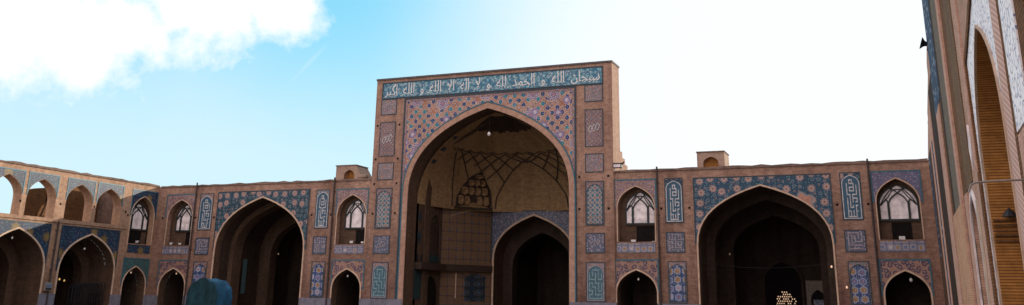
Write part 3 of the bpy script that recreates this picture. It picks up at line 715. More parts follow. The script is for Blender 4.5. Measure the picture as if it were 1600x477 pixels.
RIBS = [[(.10, .455), (.135, .29), (.155, .128), (.16, .02)], [(.13, .473), (.185, .36), (.23, .225)], [(.19, .47), (.25, .39), (.295, .293), (.325, .188), (.345, .09), (.352, .02)],
        [(.265, .47), (.335, .375), (.38, .285), (.405, .218)], [(.365, .02), (.37, .098), (.40, .202), (.445, .315), (.49, .39), (.54, .47)],
        [(.325, .24), (.38, .325), (.43, .412), (.485, .47)], [(.345, .47), (.405, .398), (.45, .322)], [(.42, .467), (.47, .412), (.50, .385)],
        [(.245, .345), (.295, .412), (.345, .47)], [(.295, .308), (.355, .398), (.42, .467)], [(.185, .36), (.225, .42), (.265, .47)], [(.135, .38), (.16, .43), (.19, .47)],
        [(.18, .02), (.18, .082), (.205, .173), (.24, .248), (.29, .297), (.315, .225), (.34, .15), (.347, .09)]]
for pts in RIBS:
    for mir in (0, 1):
        mb = MB(FM); mb.tube([dome(1 - t if mir else t, h, .012) for t, h in densify(pts)], .042, 5); mb.build('vault_rib', M['rib'], iw)
nodes = [.06, .10, .13, .19, .265, .345, .42, .485]; nodes = nodes + [1 - t for t in nodes[::-1]]
zz = []
for a, b in zip(nodes, nodes[1:]): zz += [(a, .485), ((a + b)/2, .462)]
zz.append((nodes[-1], .485))
mb = MB(FM); mb.tube([dome(t, h, .01) for t, h in zz], .03, 5); mb.build('vault_rib', M['rib'], iw)
# dark sheet that paints shade onto the crown of the vault
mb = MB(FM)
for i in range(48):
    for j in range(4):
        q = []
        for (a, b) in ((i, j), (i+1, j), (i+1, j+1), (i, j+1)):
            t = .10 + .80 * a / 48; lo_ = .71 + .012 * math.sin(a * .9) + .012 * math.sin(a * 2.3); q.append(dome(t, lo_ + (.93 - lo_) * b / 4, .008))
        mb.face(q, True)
mb.build('crown_shade', M['brick_dim'], iw)
def cornerpt(side, f, z, out=0):     # point on the chamfer plane
    p, q = (PL[1], PL[2]) if side < 0 else (PL[4], PL[3])
    x = p[0] + (q[0]-p[0])*f; y = p[1] + (q[1]-p[1])*f
    dx, dy = q[0]-p[0], q[1]-p[1]; L = math.hypot(dx, dy); nx, ny = (dy/L, -dx/L) if side < 0 else (-dy/L, dx/L)
    if nx * -side < 0: nx, ny = -nx, -ny
    return (IC + x + nx*out, y + ny*out, z)
# stalactite cells in the corner squinches
for side in (-1, 1):
    DP = lambda t, h, k: dome(t if side < 0 else 1 - t, h, k)
    bp = MB(FM); edge = [(.18, .02), (.182, .082), (.207, .173), (.242, .248), (.29, .29), (.315, .22), (.338, .15), (.344, .09), (.346, .02)]
    for (a, b) in zip(edge, edge[1:]): bp.face([DP(.265, .06, .006), DP(a[0], a[1], .006), DP(b[0], b[1], .006)])
    sq = bp.build('squinch', M['brick_dim'], iw)
    for (h0, h1, ta, tb, n, ins) in ((.035, .10, .187, .34, 5, .05), (.105, .165, .20, .332, 4, .075), (.172, .225, .232, .318, 3, .09), (.23, .27, .262, .305, 1, .09)):
        for k in range(n):
            if n == 5 and k in (2,): continue
            a = ta + (tb-ta)*(k+.06)/n; b = ta + (tb-ta)*(k+.94)/n; c = (a+b)/2
            m_ = MB(FM)
            hm = h0 + (h1-h0)*.55
            A = [DP(a, h0 + .012, ins*.55), DP(a, hm, ins*.8), DP((a*2+c)/3, (hm+h1)/2, ins*.95), DP(c, h1, ins)]
            B = [DP(b, h0 + .012, ins*.55), DP(b, hm, ins*.8), DP((b*2+c)/3, (hm+h1)/2, ins*.95), DP(c, h1, ins)]
            C = [DP(c, h0, ins*.45), DP(c, hm, ins*.62), DP(c, (hm+h1)/2, ins*.8), DP(c, h1, ins)]
            for q in range(3):
                m_.face([A[q], C[q], C[q+1], A[q+1]]); m_.face([C[q], B[q], B[q+1], C[q+1]])
            A2 = [DP(a, h0 + .012, .004), DP(a, hm, .004), DP(a, h1, .004)]; B2 = [DP(b, h0 + .012, .004), DP(b, hm, .004), DP(b, h1, .004)]
            m_.face([A[0], A[1], A2[1], A2[0]]); m_.face([B[0], B[1], B2[1], B2[0]]); m_.face([A[1], A[2], A[3], A2[2], A2[1]]); m_.face([B[1], B[2], B[3], B2[2], B2[1]])
            m_.face([A[0], C[0], B[0], B2[0], A2[0]])
            m_.build('muqarnas_cell', M['brick_vault'], sq)
    bm_ = MB(FM); bm_.tube([DP(.17, .015, .03), DP(.26, .015, .03), DP(.352, .015, .03)], .08, 5); bm_.build('squinch_ledge', M['rib'], sq)
# front transverse arch of the vault
fa = MB(FM); c4 = iwan_curve(-.02); ci = iwan_curve(-.14)
fa.poly([(IC - IW + .02, 0)] + c4 + [(IC + IW - .02, 0), (IC + IW - .14, 0)] + ci[::-1] + [(IC - IW + .14, 0)], 2.3)
fa.wall([(IC - IW + .14, 0)] + ci + [(IC + IW - .14, 0)], 2.3, 3.0); fa.build('transverse_arch', M['brick_in'], iw)
# timber gallery beam, side niches, lower tiles
for side in (-1, 1):
    gb = MB(FM)
    a = (IC + side*(IW - .5), DS + .1); b = (IC + side*(IW - .5), DC + .1)
    gb.box(min(a[0], a[0] + side*.5), max(a[0], a[0] + side*.5), DS + .05, DC + .15, 3.5, 3.95)
    p, q = cornerpt(side, 0, 3.5, .45), cornerpt(side, 1, 3.5, .30)
    r0, r1 = cornerpt(side, 0, 3.5, 0), cornerpt(side, 1, 3.5, 0)
    t_ = lambda P, z: (P[0], P[1], z)
    gb.face([t_(p, 3.52), t_(q, 3.52), t_(q, 3.96), t_(p, 3.96)]); gb.face([t_(p, 3.52), t_(q, 3.52), t_(r1, 3.52), t_(r0, 3.52)]); gb.face([t_(p, 3.96), t_(q, 3.96), t_(r1, 3.96), t_(r0, 3.96)])
    gb.build('gallery_beam', M['wood'], iw)
FS = Frame(lambda u, d, z: (IC - IW - d, FACADE_Y + u, z))        # the portal's own left inner wall, u = depth
FS2 = Frame(lambda u, d, z: (IC + IW + d, FACADE_Y + u, z))
for fs in (FS, FS2):
    c = arch(3.1, 4.75, 6.2, 7.3, 6)
    m_ = MB(fs); m_.slab([(3.1, 4.0)] + c + [(4.75, 4.0)], -.03, 0); n_ = m_.build('side_niche', M['brick_dim'], iw)
    m_ = MB(fs); m_.ribbon([(3.1, 4.0)] + c + [(4.75, 4.0)], .09, -.08, 0); m_.build('niche_rim', M['brick_in'], n_)
    m_ = MB(fs); m_.ribbon(arch(3.35, 4.5, 6.3, 6.95, 4), .05, -.06, 0); m_.ribbon([(3.95, 6.9), (3.6, 6.2)], .05, -.06, 0); m_.ribbon([(3.95, 6.9), (4.3, 6.2)], .05, -.06, 0); m_.build('niche_tracery', M['rib'], n_)
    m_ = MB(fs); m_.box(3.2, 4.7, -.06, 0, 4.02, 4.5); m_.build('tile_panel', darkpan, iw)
    c = arch(2.75, 4.55, 2.0, 3.15, 6)
    m_ = MB(fs); m_.slab([(2.75, 0)] + c + [(4.55, 0)], -.03, 0); m_.build('side_door', M['hole'], iw)
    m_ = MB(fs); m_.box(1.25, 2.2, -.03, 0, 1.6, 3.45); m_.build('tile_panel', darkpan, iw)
    for (z, s) in ((6.9, .35), (5.6, .45)):
        m_ = MB(fs); m_.slab([(1.75 - s*.6, z), (1.75, z + s), (1.75 + s*.6, z), (1.75, z - s)], -.03, 0); m_.build('tile_lozenge', M['line'], iw)
    for (z0, z1) in ((3.98, 4.45),):
        for u in (1.5, 2.05): m_ = MB(fs); m_.box(u, u + .18, -.05, 0, z0, z1); m_.build('wall_bracket', M['black'], iw)
for side in (-1, 1):
    m_ = MB(FM); 
    q = [cornerpt(side, f, z, .03) for f, z in ((.48, 1.5), (.9, 1.5), (.9, 3.2), (.69, 3.4), (.48, 3.2))]
    m_.face(q, uv=[(0, 0), (.9, 0), (.9, 1.7), (.45, 1.9), (0, 1.7)]); m_.build('tile_panel', tile_mat('dark_medallion_tile', (.02, .035, .05), [dict(scale=1.7, rnd=.1, petal=6, bands=[(.26, .34, (.13, .10, .08)), (0, .15, (.07, .11, .20))]), dict(scale=6, rnd=.6, bands=[(0, .16, (.05, .08, .11))])]), iw)
    m_ = MB(FM); m_.tube([cornerpt(side, .3, 1.7, .08), cornerpt(side, .3, 3.4, .08)], .05, 6); m_.build('corner_shaft', M['molding'], iw)
# soffit medallions on the inner curve of the arch
for zf, s in ((.30, 1), (.42, 1), (.55, 1), (.30, -1), (.42, -1), (.55, -1)):
    w, z = arcw(zf); k = MB(FM)
    w2, z2 = arcw(zf + .035)
    u, u2 = IC - s*(w - .03), IC - s*(w2 - .03)
    k.face([(u, 1.45, z), (u, 2.0, z), (u2, 2.0, z2), (u2, 1.45, z2)]); k.build('soffit_tile', M['line'], iw)

# ================================================================== LEFT RANGE with open upper gallery
lr = thing('gallery_range', 'two-storey brick range on the left with open pointed gallery arches against the sky', 'building', (LEFT_X, 45, 0))
gal = []
for k in range(8):
    o = 49.2 - 2.85 * k
    a = {0: 49.2, 1: 46.6, 2: 43.5, 3: 40.85, 4: 37.7, 5: 35.1}.get(k)
    if a is not None: gal.append((a, a + 2.28))
low = [(46.82, 51.55), (41.0, 45.6), (35.2, 39.8)]
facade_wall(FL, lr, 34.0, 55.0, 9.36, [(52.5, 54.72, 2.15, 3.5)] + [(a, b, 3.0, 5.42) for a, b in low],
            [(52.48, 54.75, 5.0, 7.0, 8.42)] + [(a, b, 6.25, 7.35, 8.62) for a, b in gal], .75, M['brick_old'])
cornice(FL, lr, 34.0, 54.95, 9.42, M['cap'])
# end bay
ac = arch(52.48, 54.75, 7.0, 8.42)
spandrel(FL, lr, 52.42, 54.92, 8.85, offs(ac, 52.48, 54.75, 7.0, 8.42, .06), kash_l, 0, 7.0, line=M['teal_line'])
molding(FL, lr, ac, .05, -.05, .02, 5.0)
nm = MB(FL); path = [(52.48, 5.0)] + ac + [(54.75, 5.0)]; nm.wall(path, .4, .5); nm.poly(path, .5); nm.face([(52.48, 0, 5.0), (54.75, 0, 5.0), (54.75, .5, 5.0), (52.48, .5, 5.0)]); nm.build('niche', M['brick_in'], lr)
lattice_window(FL, lr, 52.6, 54.68, 6.12, 6.95, 7.95, .47)
m_ = MB(FL); m_.box(53.1, 54.2, .47, 1.6, 5.0, 6.0); m_.build('doorway', M['hole'], lr)
bp = MB(FL); bp.box(52.55, 54.75, -.03, .16, 4.45, 5.02); q = bp.build('balcony_panel', kash_l, lr); bp = MB(FL); bp.box(52.5, 54.8, -.05, .18, 5.02, 5.08); bp.build('balcony_rail', M['brick_old'], q)
lc = arch(52.5, 54.72, 2.15, 3.5)
spandrel(FL, lr, 52.38, 54.86, 4.06, offs(lc, 52.5, 54.72, 2.15, 3.5, .08), swirl_g, 0, 2.15, line=M['teal_line']); molding(FL, lr, lc, .07, -.05, .02, 1.58)
recess(FL, lr, 52.5, 54.72, 2.15, 3.5, .75, 3.5, M['brick_dim'])
# galleries
for a, b in gal:
    g_ = arch(a, b, 7.35, 8.62)
    spandrel(FL, lr, a - .02, b + .02, 8.95, offs(g_, a, b, 7.35, 8.62, .03), kash_l, 0, 7.5, line=M['teal_line'])
for i, (a, b) in enumerate(low):
    l_ = arch(a, b, 3.0, 5.42)
    spandrel(FL, lr, a - .2, b + .12, 5.85, offs(l_, a, b, 3.0, 5.42, .09), kash_l, 0, 3.0)
    molding(FL, lr, l_, .10, -.06, .03, 1.58)
    recess(FL, lr, a, b, 3.0, 5.42, .75, 5.5, M['brick_in'])
    c = arch(a + .5, b - .6, 2.8, 4.7); o = arch(a - .02, b + .02, 3.0, 5.44)
    r = MB(FL); r.poly([(a - .02, 0)] + o + [(b + .02, 0), (b - .6, 0)] + c[::-1] + [(a + .5, 0)], 2.2); r.wall([(a + .5, 0)] + c + [(b - .6, 0)], 2.2, 3.0); r.build('transverse_arch', M['brick_in'], lr)
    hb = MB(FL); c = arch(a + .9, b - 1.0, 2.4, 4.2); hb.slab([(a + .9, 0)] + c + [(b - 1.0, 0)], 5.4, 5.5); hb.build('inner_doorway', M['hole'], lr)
drainpipe(FL, lr, 46.2, 0, 6.1)
st = MB(FL); st.box(34, 52.2, -.07, .03, 6.02, 6.18); st.build('string_course', M['brick_old'], lr)
plinth(FL, lr, [(51.56, 52.49), (54.73, 54.95), (45.61, 46.81), (39.81, 40.99), (34.0, 35.19)])
putlogs(FL, lr, [(51.95, 7.2), (49.05, 7.3), (46.2, 7.2), (43.1, 7.1), (54.9, 7.0), (52.2, 7.0)])
fl = MB(FL); fl.box(34, 55.0, .75, 9, 5.95, 6.12); fl.build('gallery_floor', M['cap'], lr)
fl = MB(FL); fl.box(52.1, 55.0, .75, 9, 8.95, 9.1); fl.box(51.95, 52.1, .75, 9, 6.12, 9.1); fl.build('end_block_roof', M['cap'], lr)
fl = MB(FL); fl.box(34, 55, 8.8, 9.0, 0, 5.95); fl.build('rear_wall', M['brick_side'], lr)
# brick wall standing on the roof behind the gallery
tw = thing('terrace_wall', 'rough brick wall standing on the roof terrace, seen through the gallery arches', 'wall', (LEFT_X - 2.6, 49, 6.12))
m_ = MB(FL); prof = [(45.6, 6.12), (45.75, 8.15), (46.6, 8.35), (47.6, 8.5), (48.2, 8.72), (49.5, 8.85), (51.9, 8.9), (51.9, 6.12)]
m_.slab(prof, 2.6, 3.0); m_.poly(prof, 3.0); m_.build('wall', M['brick_brown'], tw)
m_ = MB(FL); m_.box(47.3, 47.55, 2.58, 2.62, 7.55, 7.85); m_.build('wall_opening', M['hole'], tw)
m_ = MB(FL); m_.tube([(47.0, 2.57, 6.3), (47.45, 2.57, 7.6)], .04, 5); m_.build('leaning_pole', M['wood'], tw)
m_ = MB(FL); m_.box(50.9, 51.1, 2.55, 2.62, 6.2, 8.1); m_.build('wall_post', M['wood'], tw)

# ================================================================== RIGHT RANGE, seen very obliquely
rr_ = thing('portal_range', 'very oblique brick range along the right edge with a golden arch reveal and white tiles', 'building', (RIGHT_X, 30, 0))
oa = (18.25, 23.42, 4.55, 7.2)
facade_wall(FR, rr_, 3.0, 54.98, 0, [oa], [(26.75, 29.1, 1.6, 3.4, 4.5)], .9, M['mauve'],
            zprof=[(54.98, 9.3), (54.2, 9.5), (49.5, 10.5), (49.4, 10.75), (44.4, 11.5), (44.2, 12.0), (41.4, 12.6), (41.4, 17.2), (3.0, 17.2)])
def strip(u0, u1, z0, z1, mat, d=-.03, name='brick_strip'):
    mb = MB(FR); mb.box(u0, u1, d, .02, z0, z1); return mb.build(name, mat, rr_)
# far low part, dark tiled strips
strip(49.6, 54.3, 0, 9.2, M['brick_in'], -.02); strip(45.8, 49.5, 0, 10.3, M['plaster_pink'], -.035)
strip(40.6, 45.7, 0, 11.0, M['brick_dim'], -.015); strip(46.9, 47.6, 1.6, 9.0, bluestrip, -.05, 'tile_strip'); strip(52.0, 53.4, 4, 9.0, bluestrip, -.03, 'tile_strip')
# portal edge
strip(36.9, 41.3, 9.0, 17.1, bluestrip, -.03, 'tile_strip'); strip(35.75, 36.85, 0, 17.1, M['brick_dim'], -.02)
strip(38.0, 40.5, 0, 8.95, M['plaster_pink'], -.05)
strip(32.4, 35.7, 4.7, 17.1, M['brick_grey'], -.03); strip(31.4, 36.6, 0, 4.65, M['tan'], -.085); strip(24.5, 24.95, 0, 4.7, M['brick_brown'], -.05); strip(31.3, 32.3, 0, 17.1, M['plaster_pink'], -.07)
strip(37.0, 37.9, 0, 8.95, M['brick_brown'], -.02)
strip(29.6, 31.2, 4.6, 17.1, M['brick_brown'], -.015); strip(27.1, 29.5, 4.75, 17.1, M['brick_olive'], -.03)
strip(30.35, 31.25, 0, 4.55, M['brick_brown'], -.015)
strip(29.2, 30.3, 0, 4.7, M['plaster_pink'], -.06); strip(25.0, 25.75, 0, 17.1, M['plaster_pink'], -.045); strip(25.85, 26.6, 0, 4.2, M['molding'], -.055)
recess(FR, rr_, 26.75, 29.1, 3.4, 4.5, .85, .95, M['brick_gold'], zb=1.6, name='blind_niche')
l_ = arch(26.75, 29.1, 3.4, 4.5); molding(FR, rr_, l_, .16, -.05, .02, 1.6, M['white'])
# tile lozenge and lantern bracket
m_ = MB(FR); m_.slab([(26.1, 4.9), (26.55, 5.5), (26.3, 6.1), (25.85, 5.5)], -.05, 0); m_.build('tile_lozenge', M['white'], rr_)
# near arch: golden reveal
recess(FR, rr_, oa[0], oa[1], oa[2], oa[3], .9, 3.4, M['brick_gold'], name='arch_reveal', n=12)
rv = MB(FR); cc_ = arch(*oa); rv.wall([(oa[0] + .004, 0)] + [(20.76 + (x - 20.76)*.9985, z - .004) for x, z in cc_] + [(oa[1] - .004, 0)], -.01, 3.3); rv.build('reveal_lining', M['brick_gold'], rr_)
ld = MB(FR)
for k in range(5): ld.box(oa[1] - .06, oa[1], .02, 3.2, 3.0 + k*.11, 3.04 + k*.11)
ld.build('reveal_ledge', M['brick_brown'], rr_)
# spandrel
ga = offs(cc_, *oa, .05)
aa = [(max(x, 18.205), z) for x, z in ga]
sm = MB(FR); sm.poly([(18.2, 4.55), (18.2, 8.6), (19.6, 8.35), (21.0, 7.95), (23.0, 7.5), (24.2, 7.3), (24.2, 1.6), (23.5, 1.6)] + aa[::-1], -.02); so = sm.build('spandrel_tile', wtile, rr_)
rb = MB(FR); rb.ribbon([(24.45, 0), (24.4, 7.32), (23.0, 7.6), (21.0, 8.06), (19.6, 8.45), (18.1, 8.7)], .22, -.06, .02); rb.build('spandrel_rim', M['brick_brown'], so)
m_ = MB(FR); m_.ribbon([(oa[0], 0)] + cc_ + [(oa[1], 0)], .06, -.06, .02, side=1); m_.build('arch_moulding', M['molding'], rr_)
# rope moulding and second tile strip towards the camera
rp = MB(FR)
n = 8
for k in range(n):
    a0, a1 = math.pi*k/n, math.pi*(k+1)/n
    P = lambda a: (17.74 + .46*math.cos(a), -.055*math.sin(a))
    (ua, da), (ub, db) = P(a0), P(a1)
    rp.face([(ua, da, 0), (ub, db, 0), (ub, db, 17), (ua, da, 17)], True, uv=[(a0*.3, 0), (a1*.3, 0), (a1*.3, 17), (a0*.3, 17)])
rp.build('rope_moulding', M['rope'], rr_)
strip(16.75, 17.15, 0, 17.1, M['brick_brown'], -.03); strip(15.2, 16.7, 4.3, 17.1, wtile, -.045, 'tile_strip'); strip(14.2, 15.1, 0, 17.1, M['brick_brown'], -.03)
strip(15.2, 16.7, 0, 4.25, M['plaster_pink'], -.04); strip(8, 14.1, 0, 17.1, M['brick_gold'], -.02)
mb = MB(FR); mb.box(3.0, 41.3, 1.0, 6.0, 16.9, 17.15); mb.box(3.0, 54.9, 6.0, 6.3, 0, 17.1); mb.build('rear_wall', M['brick_side'], rr_)
mb = MB(FR); mb.face([(41.38, .1, 9), (41.38, 6, 9), (41.38, 6, 17.1), (41.38, .1, 17.1)]); mb.build('side_face', M['brick_side'], rr_)
mb = MB(FR); mb.box(41.4, 54.9, .9, 6.0, 8.9, 9.0); mb.build('roof', M['cap'], rr_)

# ================================================================== roof turrets
def turret(x0, x1, y0, y1, z0, z1, label, slope, arch_r):
    t = thing('roof_turret', label, 'turret', ((x0+x1)/2, y0, z0), 'small brick turrets on the facade roof')
    F = Frame(lambda u, d, z: (u, y0 + d, z))
    ar = arch(arch_r[0], arch_r[1], z0 + .55*(z1-z0), z0 + .82*(z1-z0), 6)
    hole = [(arch_r[0], z0 + .1)] + ar + [(arch_r[1], z0 + .1)]
    top = [(x1 + slope, z0), (x1 + slope*.85, z0 + .35*(z1-z0)), (x1, z1), (x0, z1)] if slope > .3 else [(x1 + slope, z0), (x1, z1), (x0, z1)]
    m_ = MB(F); m_.slab([(x0, z0)] + top, 0, y1 - y0, [hole]); m_.poly([(x0, z0)] + top, y1 - y0); m_.build('body', M['turret'], t)
    m_ = MB(F); m_.poly(hole, .35); m_.build('niche_back', M['brick_gold'] , t)
    m_ = MB(F); m_.box(x0 - .04, x1 + .04, -.04, y1 - y0 + .04, z1, z1 + .07); m_.build('coping', M['cap'], t)
    return t
M['turret'] = brick_mat('turret_brick', (.42, .30, .24), (.37, .26, .20), (.34, .25, .2), .3)
turret(-36.62, -35.0, 57, 58.6, 9.05, 10.58, 'small brick roof turret with a sloping shoulder, left of the tall portal', .75, (-35.95, -35.1))
turret(-10.87, -9.22, 57, 58.7, 8.98, 10.45, 'small square brick roof turret above the wide dark arch right of the portal', .05, (-10.5, -9.58))
vt = thing('roof_vent', 'squat round plaster vent on the roof beside the left turret', 'vent', (-34.35, 57.0, 9.05))
m_ = MB(FW); m_.lathe((-34.35, 57, 9.05), [(.30, 0), (.30, .62), (.36, .66), (.34, .80), (.12, .88), (0, .88)], 12); m_.build('body', M['turret'], vt)
m_ = MB(FW); m_.lathe((-34.35, 57, 9.05), [(.305, .35), (.31, .38), (.31, .5), (.305, .53)], 12); m_.build('opening_band', M['hole'], vt)

# ================================================================== loose things
# teal tarpaulin over a stall
tp = thing('covered_stall', 'stall shrouded in a round-topped teal tarpaulin before the big left arch', 'covered stall', (-34.8, 42.0, 0))
m_, nt, b = newmat('teal_tarpaulin', .6, .2)
tc = nd(nt, 'ShaderNodeTexCoord').outputs['Object']
nz = nd(nt, 'ShaderNodeTexNoise', {'Vector': tc, 'Scale': 2.2, 'Detail': 5.0, 'Distortion': .8}).outputs[0]
nt.links.new(mixc(nt, nd(nt, 'ShaderNodeMapRange', {0: nz, 1: .35, 2: .7}).outputs[0], (.010, .055, .105), (.018, .085, .175)), b.inputs['Base Color'])
bp = nd(nt, 'ShaderNodeBump', {'Strength': .6, 'Distance': .12, 'Height': nz}); nt.links.new(bp.outputs[0], b.inputs['Normal'])
M['tarp'] = m_
def tarp_pt(t, y):                   # t 0..1 around the profile, y 0..1 along
    a = math.pi * t; w = 1.03
    x = -math.copysign(abs(math.cos(a))**.85, math.cos(a)) * w; z = 1.45 + 1.02 * abs(math.sin(a))**.9
    sag = .05 * math.sin(9*a + 2*y) * math.sin(a) + .03 * math.sin(17*t + 6*y)
    return Vector((-34.83 + x*(1 + .02*math.sin(7*y + 5*t)), 42.0 + 1.25*y, z + sag))
m2 = MB(FW); fl_ = MB(FW); NP, NY = 22, 8
M['flap'] = flat_mat('shaded_tarpaulin', (.007, .030, .040), .7, .1, noise=.5, ns=2.5)  # front of the same cover, its shade put into a darker colour
for i in range(NP):
    for j in range(NY): m2.face([tarp_pt(i/NP, j/NY), tarp_pt((i+1)/NP, j/NY), tarp_pt((i+1)/NP, (j+1)/NY), tarp_pt(i/NP, (j+1)/NY)], True)
for e in (0, 1):
    for i in range(NP):
        a, b_ = tarp_pt(i/NP, e), tarp_pt((i+1)/NP, e)
        k0, k1 = .05*math.sin(9*a.x), .05*math.sin(9*b_.x); s = -1 if e == 0 else 1
        T_ = fl_ if e == 0 else m2; T_.face([a, b_, (b_.x, b_.y + s*(.05 + k1), 1.2), (a.x, a.y + s*(.05 + k0), 1.2)], True)
        T_.face([(a.x, a.y + s*(.05 + k0), 1.2), (b_.x, b_.y + s*(.05 + k1), 1.2), (b_.x, b_.y + s*(.08 - k1), .25), (a.x, a.y + s*(.08 - k0), .25)], True)
for t in (0, 1):
    for j in range(NY):
        a, b_ = tarp_pt(t, j/NY), tarp_pt(t, (j+1)/NY); s = -1 if t == 0 else 1
        k0, k1 = .05*math.sin(11*a.y), .05*math.sin(11*b_.y)
        m2.face([a, b_, (b_.x + s*k1, b_.y, .25), (a.x + s*k0, a.y, .25)], True)
m2.build('tarpaulin', M['tarp'], tp); fl_.build('front_flap', M['flap'], tp)
m2 = MB(FW)
for x in (-35.7, -33.96):
    for y in (42.15, 43.1): m2.tube([(x, y, 0), (x, y, 1.5)], .03, 6)
m2.build('leg_frame', M['metal'], tp)
m2 = MB(FW)
m2.tube([tarp_pt(k/20, .1) + Vector((0, 0, .012)) for k in range(21)], .012, 5); m2.build('rope', M['black'], tp)

# lamps
def bulb(x, y, z, label, ceil, mat, group='hanging lamps under the arches', r=.06):
    t = thing('hanging_lamp', label, 'lamp', (x, y, z), group)
    m_ = MB(FW); m_.tube([(x, y, z + r), (x, y, ceil)], .008, 4); m_.build('cord', M['black'], t)
    m_ = MB(FW); m_.lathe((x, y, z), [(0, -r*1.3), (r*.7, -r), (r, -.2*r), (r*.75, .7*r), (r*.4, 1.2*r)], 10); m_.build('bulb', mat, t)
    m_ = MB(FW); m_.lathe((x, y, z), [(r*.45, 1.1*r), (r*.5, 1.8*r), (0, 1.9*r)], 8); m_.build('socket', M['black'], t)
bulb(-24.05, 55.3, 12.0, 'white lamp hanging from the tip of the tall portal arch', 13.6, M['lampwhite'], r=.11)
bulb(-50.75, 43.1, 4.85, 'white lamp hanging in the leftmost ground-floor arch', 5.4, M['lampwhite'])
bulb(-50.75, 48.9, 4.5, 'white lamp hanging in the second ground-floor arch from the left', 5.4, M['lampwhite'])
bulb(-50.75, 53.4, 3.1, 'dim lamp hanging in the narrow arch left of the corner', 3.5, M['lampwarm'], r=.05)
bulb(-48.35, 55.3, 3.1, 'dim lamp hanging in the narrow arch right of the corner', 3.4, M['lampwarm'], r=.05)
bulb(-34.05, 55.3, 3.0, 'white lamp hanging in the narrow arch left of the portal', 3.4, M['lampwhite'])
bulb(-14.28, 55.3, 2.92, 'white lamp hanging in the narrow arch right of the portal', 3.4, M['lampwhite'])
bulb(.5, 55.3, 2.98, 'white lamp hanging in the narrow arch nearest the right corner', 3.4, M['lampwhite'], r=.085)
def wall_lamp(x, y, z, label, mat, into):
    t = thing('wall_lamp', label, 'lamp', (x, y, z), 'small lamps fixed to the wall')
    m_ = MB(FW); m_.tube([(x + into[0]*.22, y + into[1]*.22, z + .05), (x, y, z + .09)], .014, 5); m_.build('bracket', M['black'], t)
    m_ = MB(FW); m_.lathe((x, y, z), [(0, -.06), (.045, -.04), (.055, 0), (.04, .05), (.02, .08)], 10); m_.build('bulb', mat, t)
wall_lamp(-3.42, 54.9, 3.62, 'lit pinkish lamp on the right edge of the wide dark arch', M['lampwarm'], (1, 0))
wall_lamp(-2.72, 54.8, 2.55, 'lit lamp on the pier beside the blue arched panel', M['lampwarm'], (0, 1))
wall_lamp(-50.48, 46.95, 2.47, 'yellow lamp at the left jamb of the second arch, nearer the drainpipe', M['lampyellow'], (-1, 0))
wall_lamp(-50.75, 47.6, 2.4, 'yellow lamp just inside the second arch', M['lampyellow'], (-1, 0))
wall_lamp(-9.35, 58.0, 4.45, 'small pale lamp high inside the wide dark arch', M['molding'], (-1, 0))
wall_lamp(-42.0, 58.5, 4.6, 'small pale lamp high inside the left big arch', M['molding'], (0, 1))
def floodlight(x, y, z, label, s=1.0, rot=0):
    t = thing('floodlight', label, 'floodlight', (x, y, z), 'small floodlights on ledges'); t.rotation_euler = (0, 0, rot)
    O = Vector((x, y, z)); 
    m_ = MB(FW)
    for q in [(-.13, .13, -.05, .06, .06, .22)]: m_.box(x + q[0]*s, x + q[1]*s, y + q[2]*s, y + q[3]*s, z + q[4]*s, z + q[5]*s)
    m_.build('housing', M['white'], t)
    m_ = MB(FW); m_.box(x - .11*s, x + .11*s, y - .06*s, y - .05*s, z + .08*s, z + .20*s); m_.build('glass', M['lampwhite'], t)
    m_ = MB(FW); m_.box(x - .15*s, x - .132*s, y - .03*s, y + .03*s, z, z + .16*s); m_.box(x + .132*s, x + .15*s, y - .03*s, y + .03*s, z, z + .16*s); m_.box(x - .15*s, x + .15*s, y - .03*s, y + .03*s, z, z + .02*s); m_.build('bracket', M['black'], t)
floodlight(-33.75, 55.02, 5.05, 'small white floodlight on the balcony ledge left of the portal, nearer the middle', .9)
floodlight(-32.92, 55.02, 5.05, 'small white floodlight at the right end of the balcony ledge left of the portal', .7)
floodlight(-14.45, 55.02, 4.94, 'white floodlight on the balcony ledge right of the portal', 1.0)
floodlight(-13.25, 55.02, 4.94, 'tiny floodlight at the right end of the balcony ledge right of the portal', .6)
floodlight(.28, 55.02, 4.96, 'white boxy floodlight on the balcony ledge beside the right corner', 1.15)
floodlight(-48.9, 55.02, 5.05, 'white floodlight at the left of the balcony ledge next to the left corner', .9)
floodlight(-48.1, 55.02, 5.05, 'white floodlight on the middle of the balcony ledge next to the left corner', .8)
floodlight(-50.5, 53.35, 5.1, 'white floodlight on the balcony of the left range end bay', .9, 0)
# big floodlight on the portal flank
t = thing('floodlight', 'large black and white floodlight fixed where the portal meets the right wing roof', 'floodlight', (-15.25, 54.75, 9.3))
m_ = MB(FW); m_.box(-15.53, -15.0, 54.62, 54.95, 9.40, 9.68); m_.build('housing', M['black'], t)
m_ = MB(FW); m_.box(-15.48, -15.05, 54.60, 54.62, 9.42, 9.60); m_.build('glass', M['white'], t)
m_ = MB(FW); m_.box(-15.5, -15.46, 54.8, 55.0, 9.3, 9.42); m_.box(-15.1, -15.06, 54.8, 55.0, 9.3, 9.42); m_.tube([(-15.0, 54.8, 9.62), (-14.85, 54.75, 9.74)], .05, 6); m_.build('bracket', M['black'], t)
# horn loudspeaker on the right portal edge
t = thing('horn_loudspeaker', 'black horn loudspeaker jutting from the far edge of the right range against the sky', 'loudspeaker', (2.0, 41.3, 12.1))
m_ = MB(FW); m_.tube([(2.05, 41.2, 12.1), (1.86, 41.2, 12.16), (1.74, 41.2, 12.2)], [.05, .13, .27], 12, caps=False); m_.build('horn', M['black'], t)
m_ = MB(FW); m_.tube([(1.96, 41.2, 11.85), (2.0, 41.2, 12.1), (2.1, 41.2, 12.1)], .03, 6); m_.build('bracket', M['black'], t)
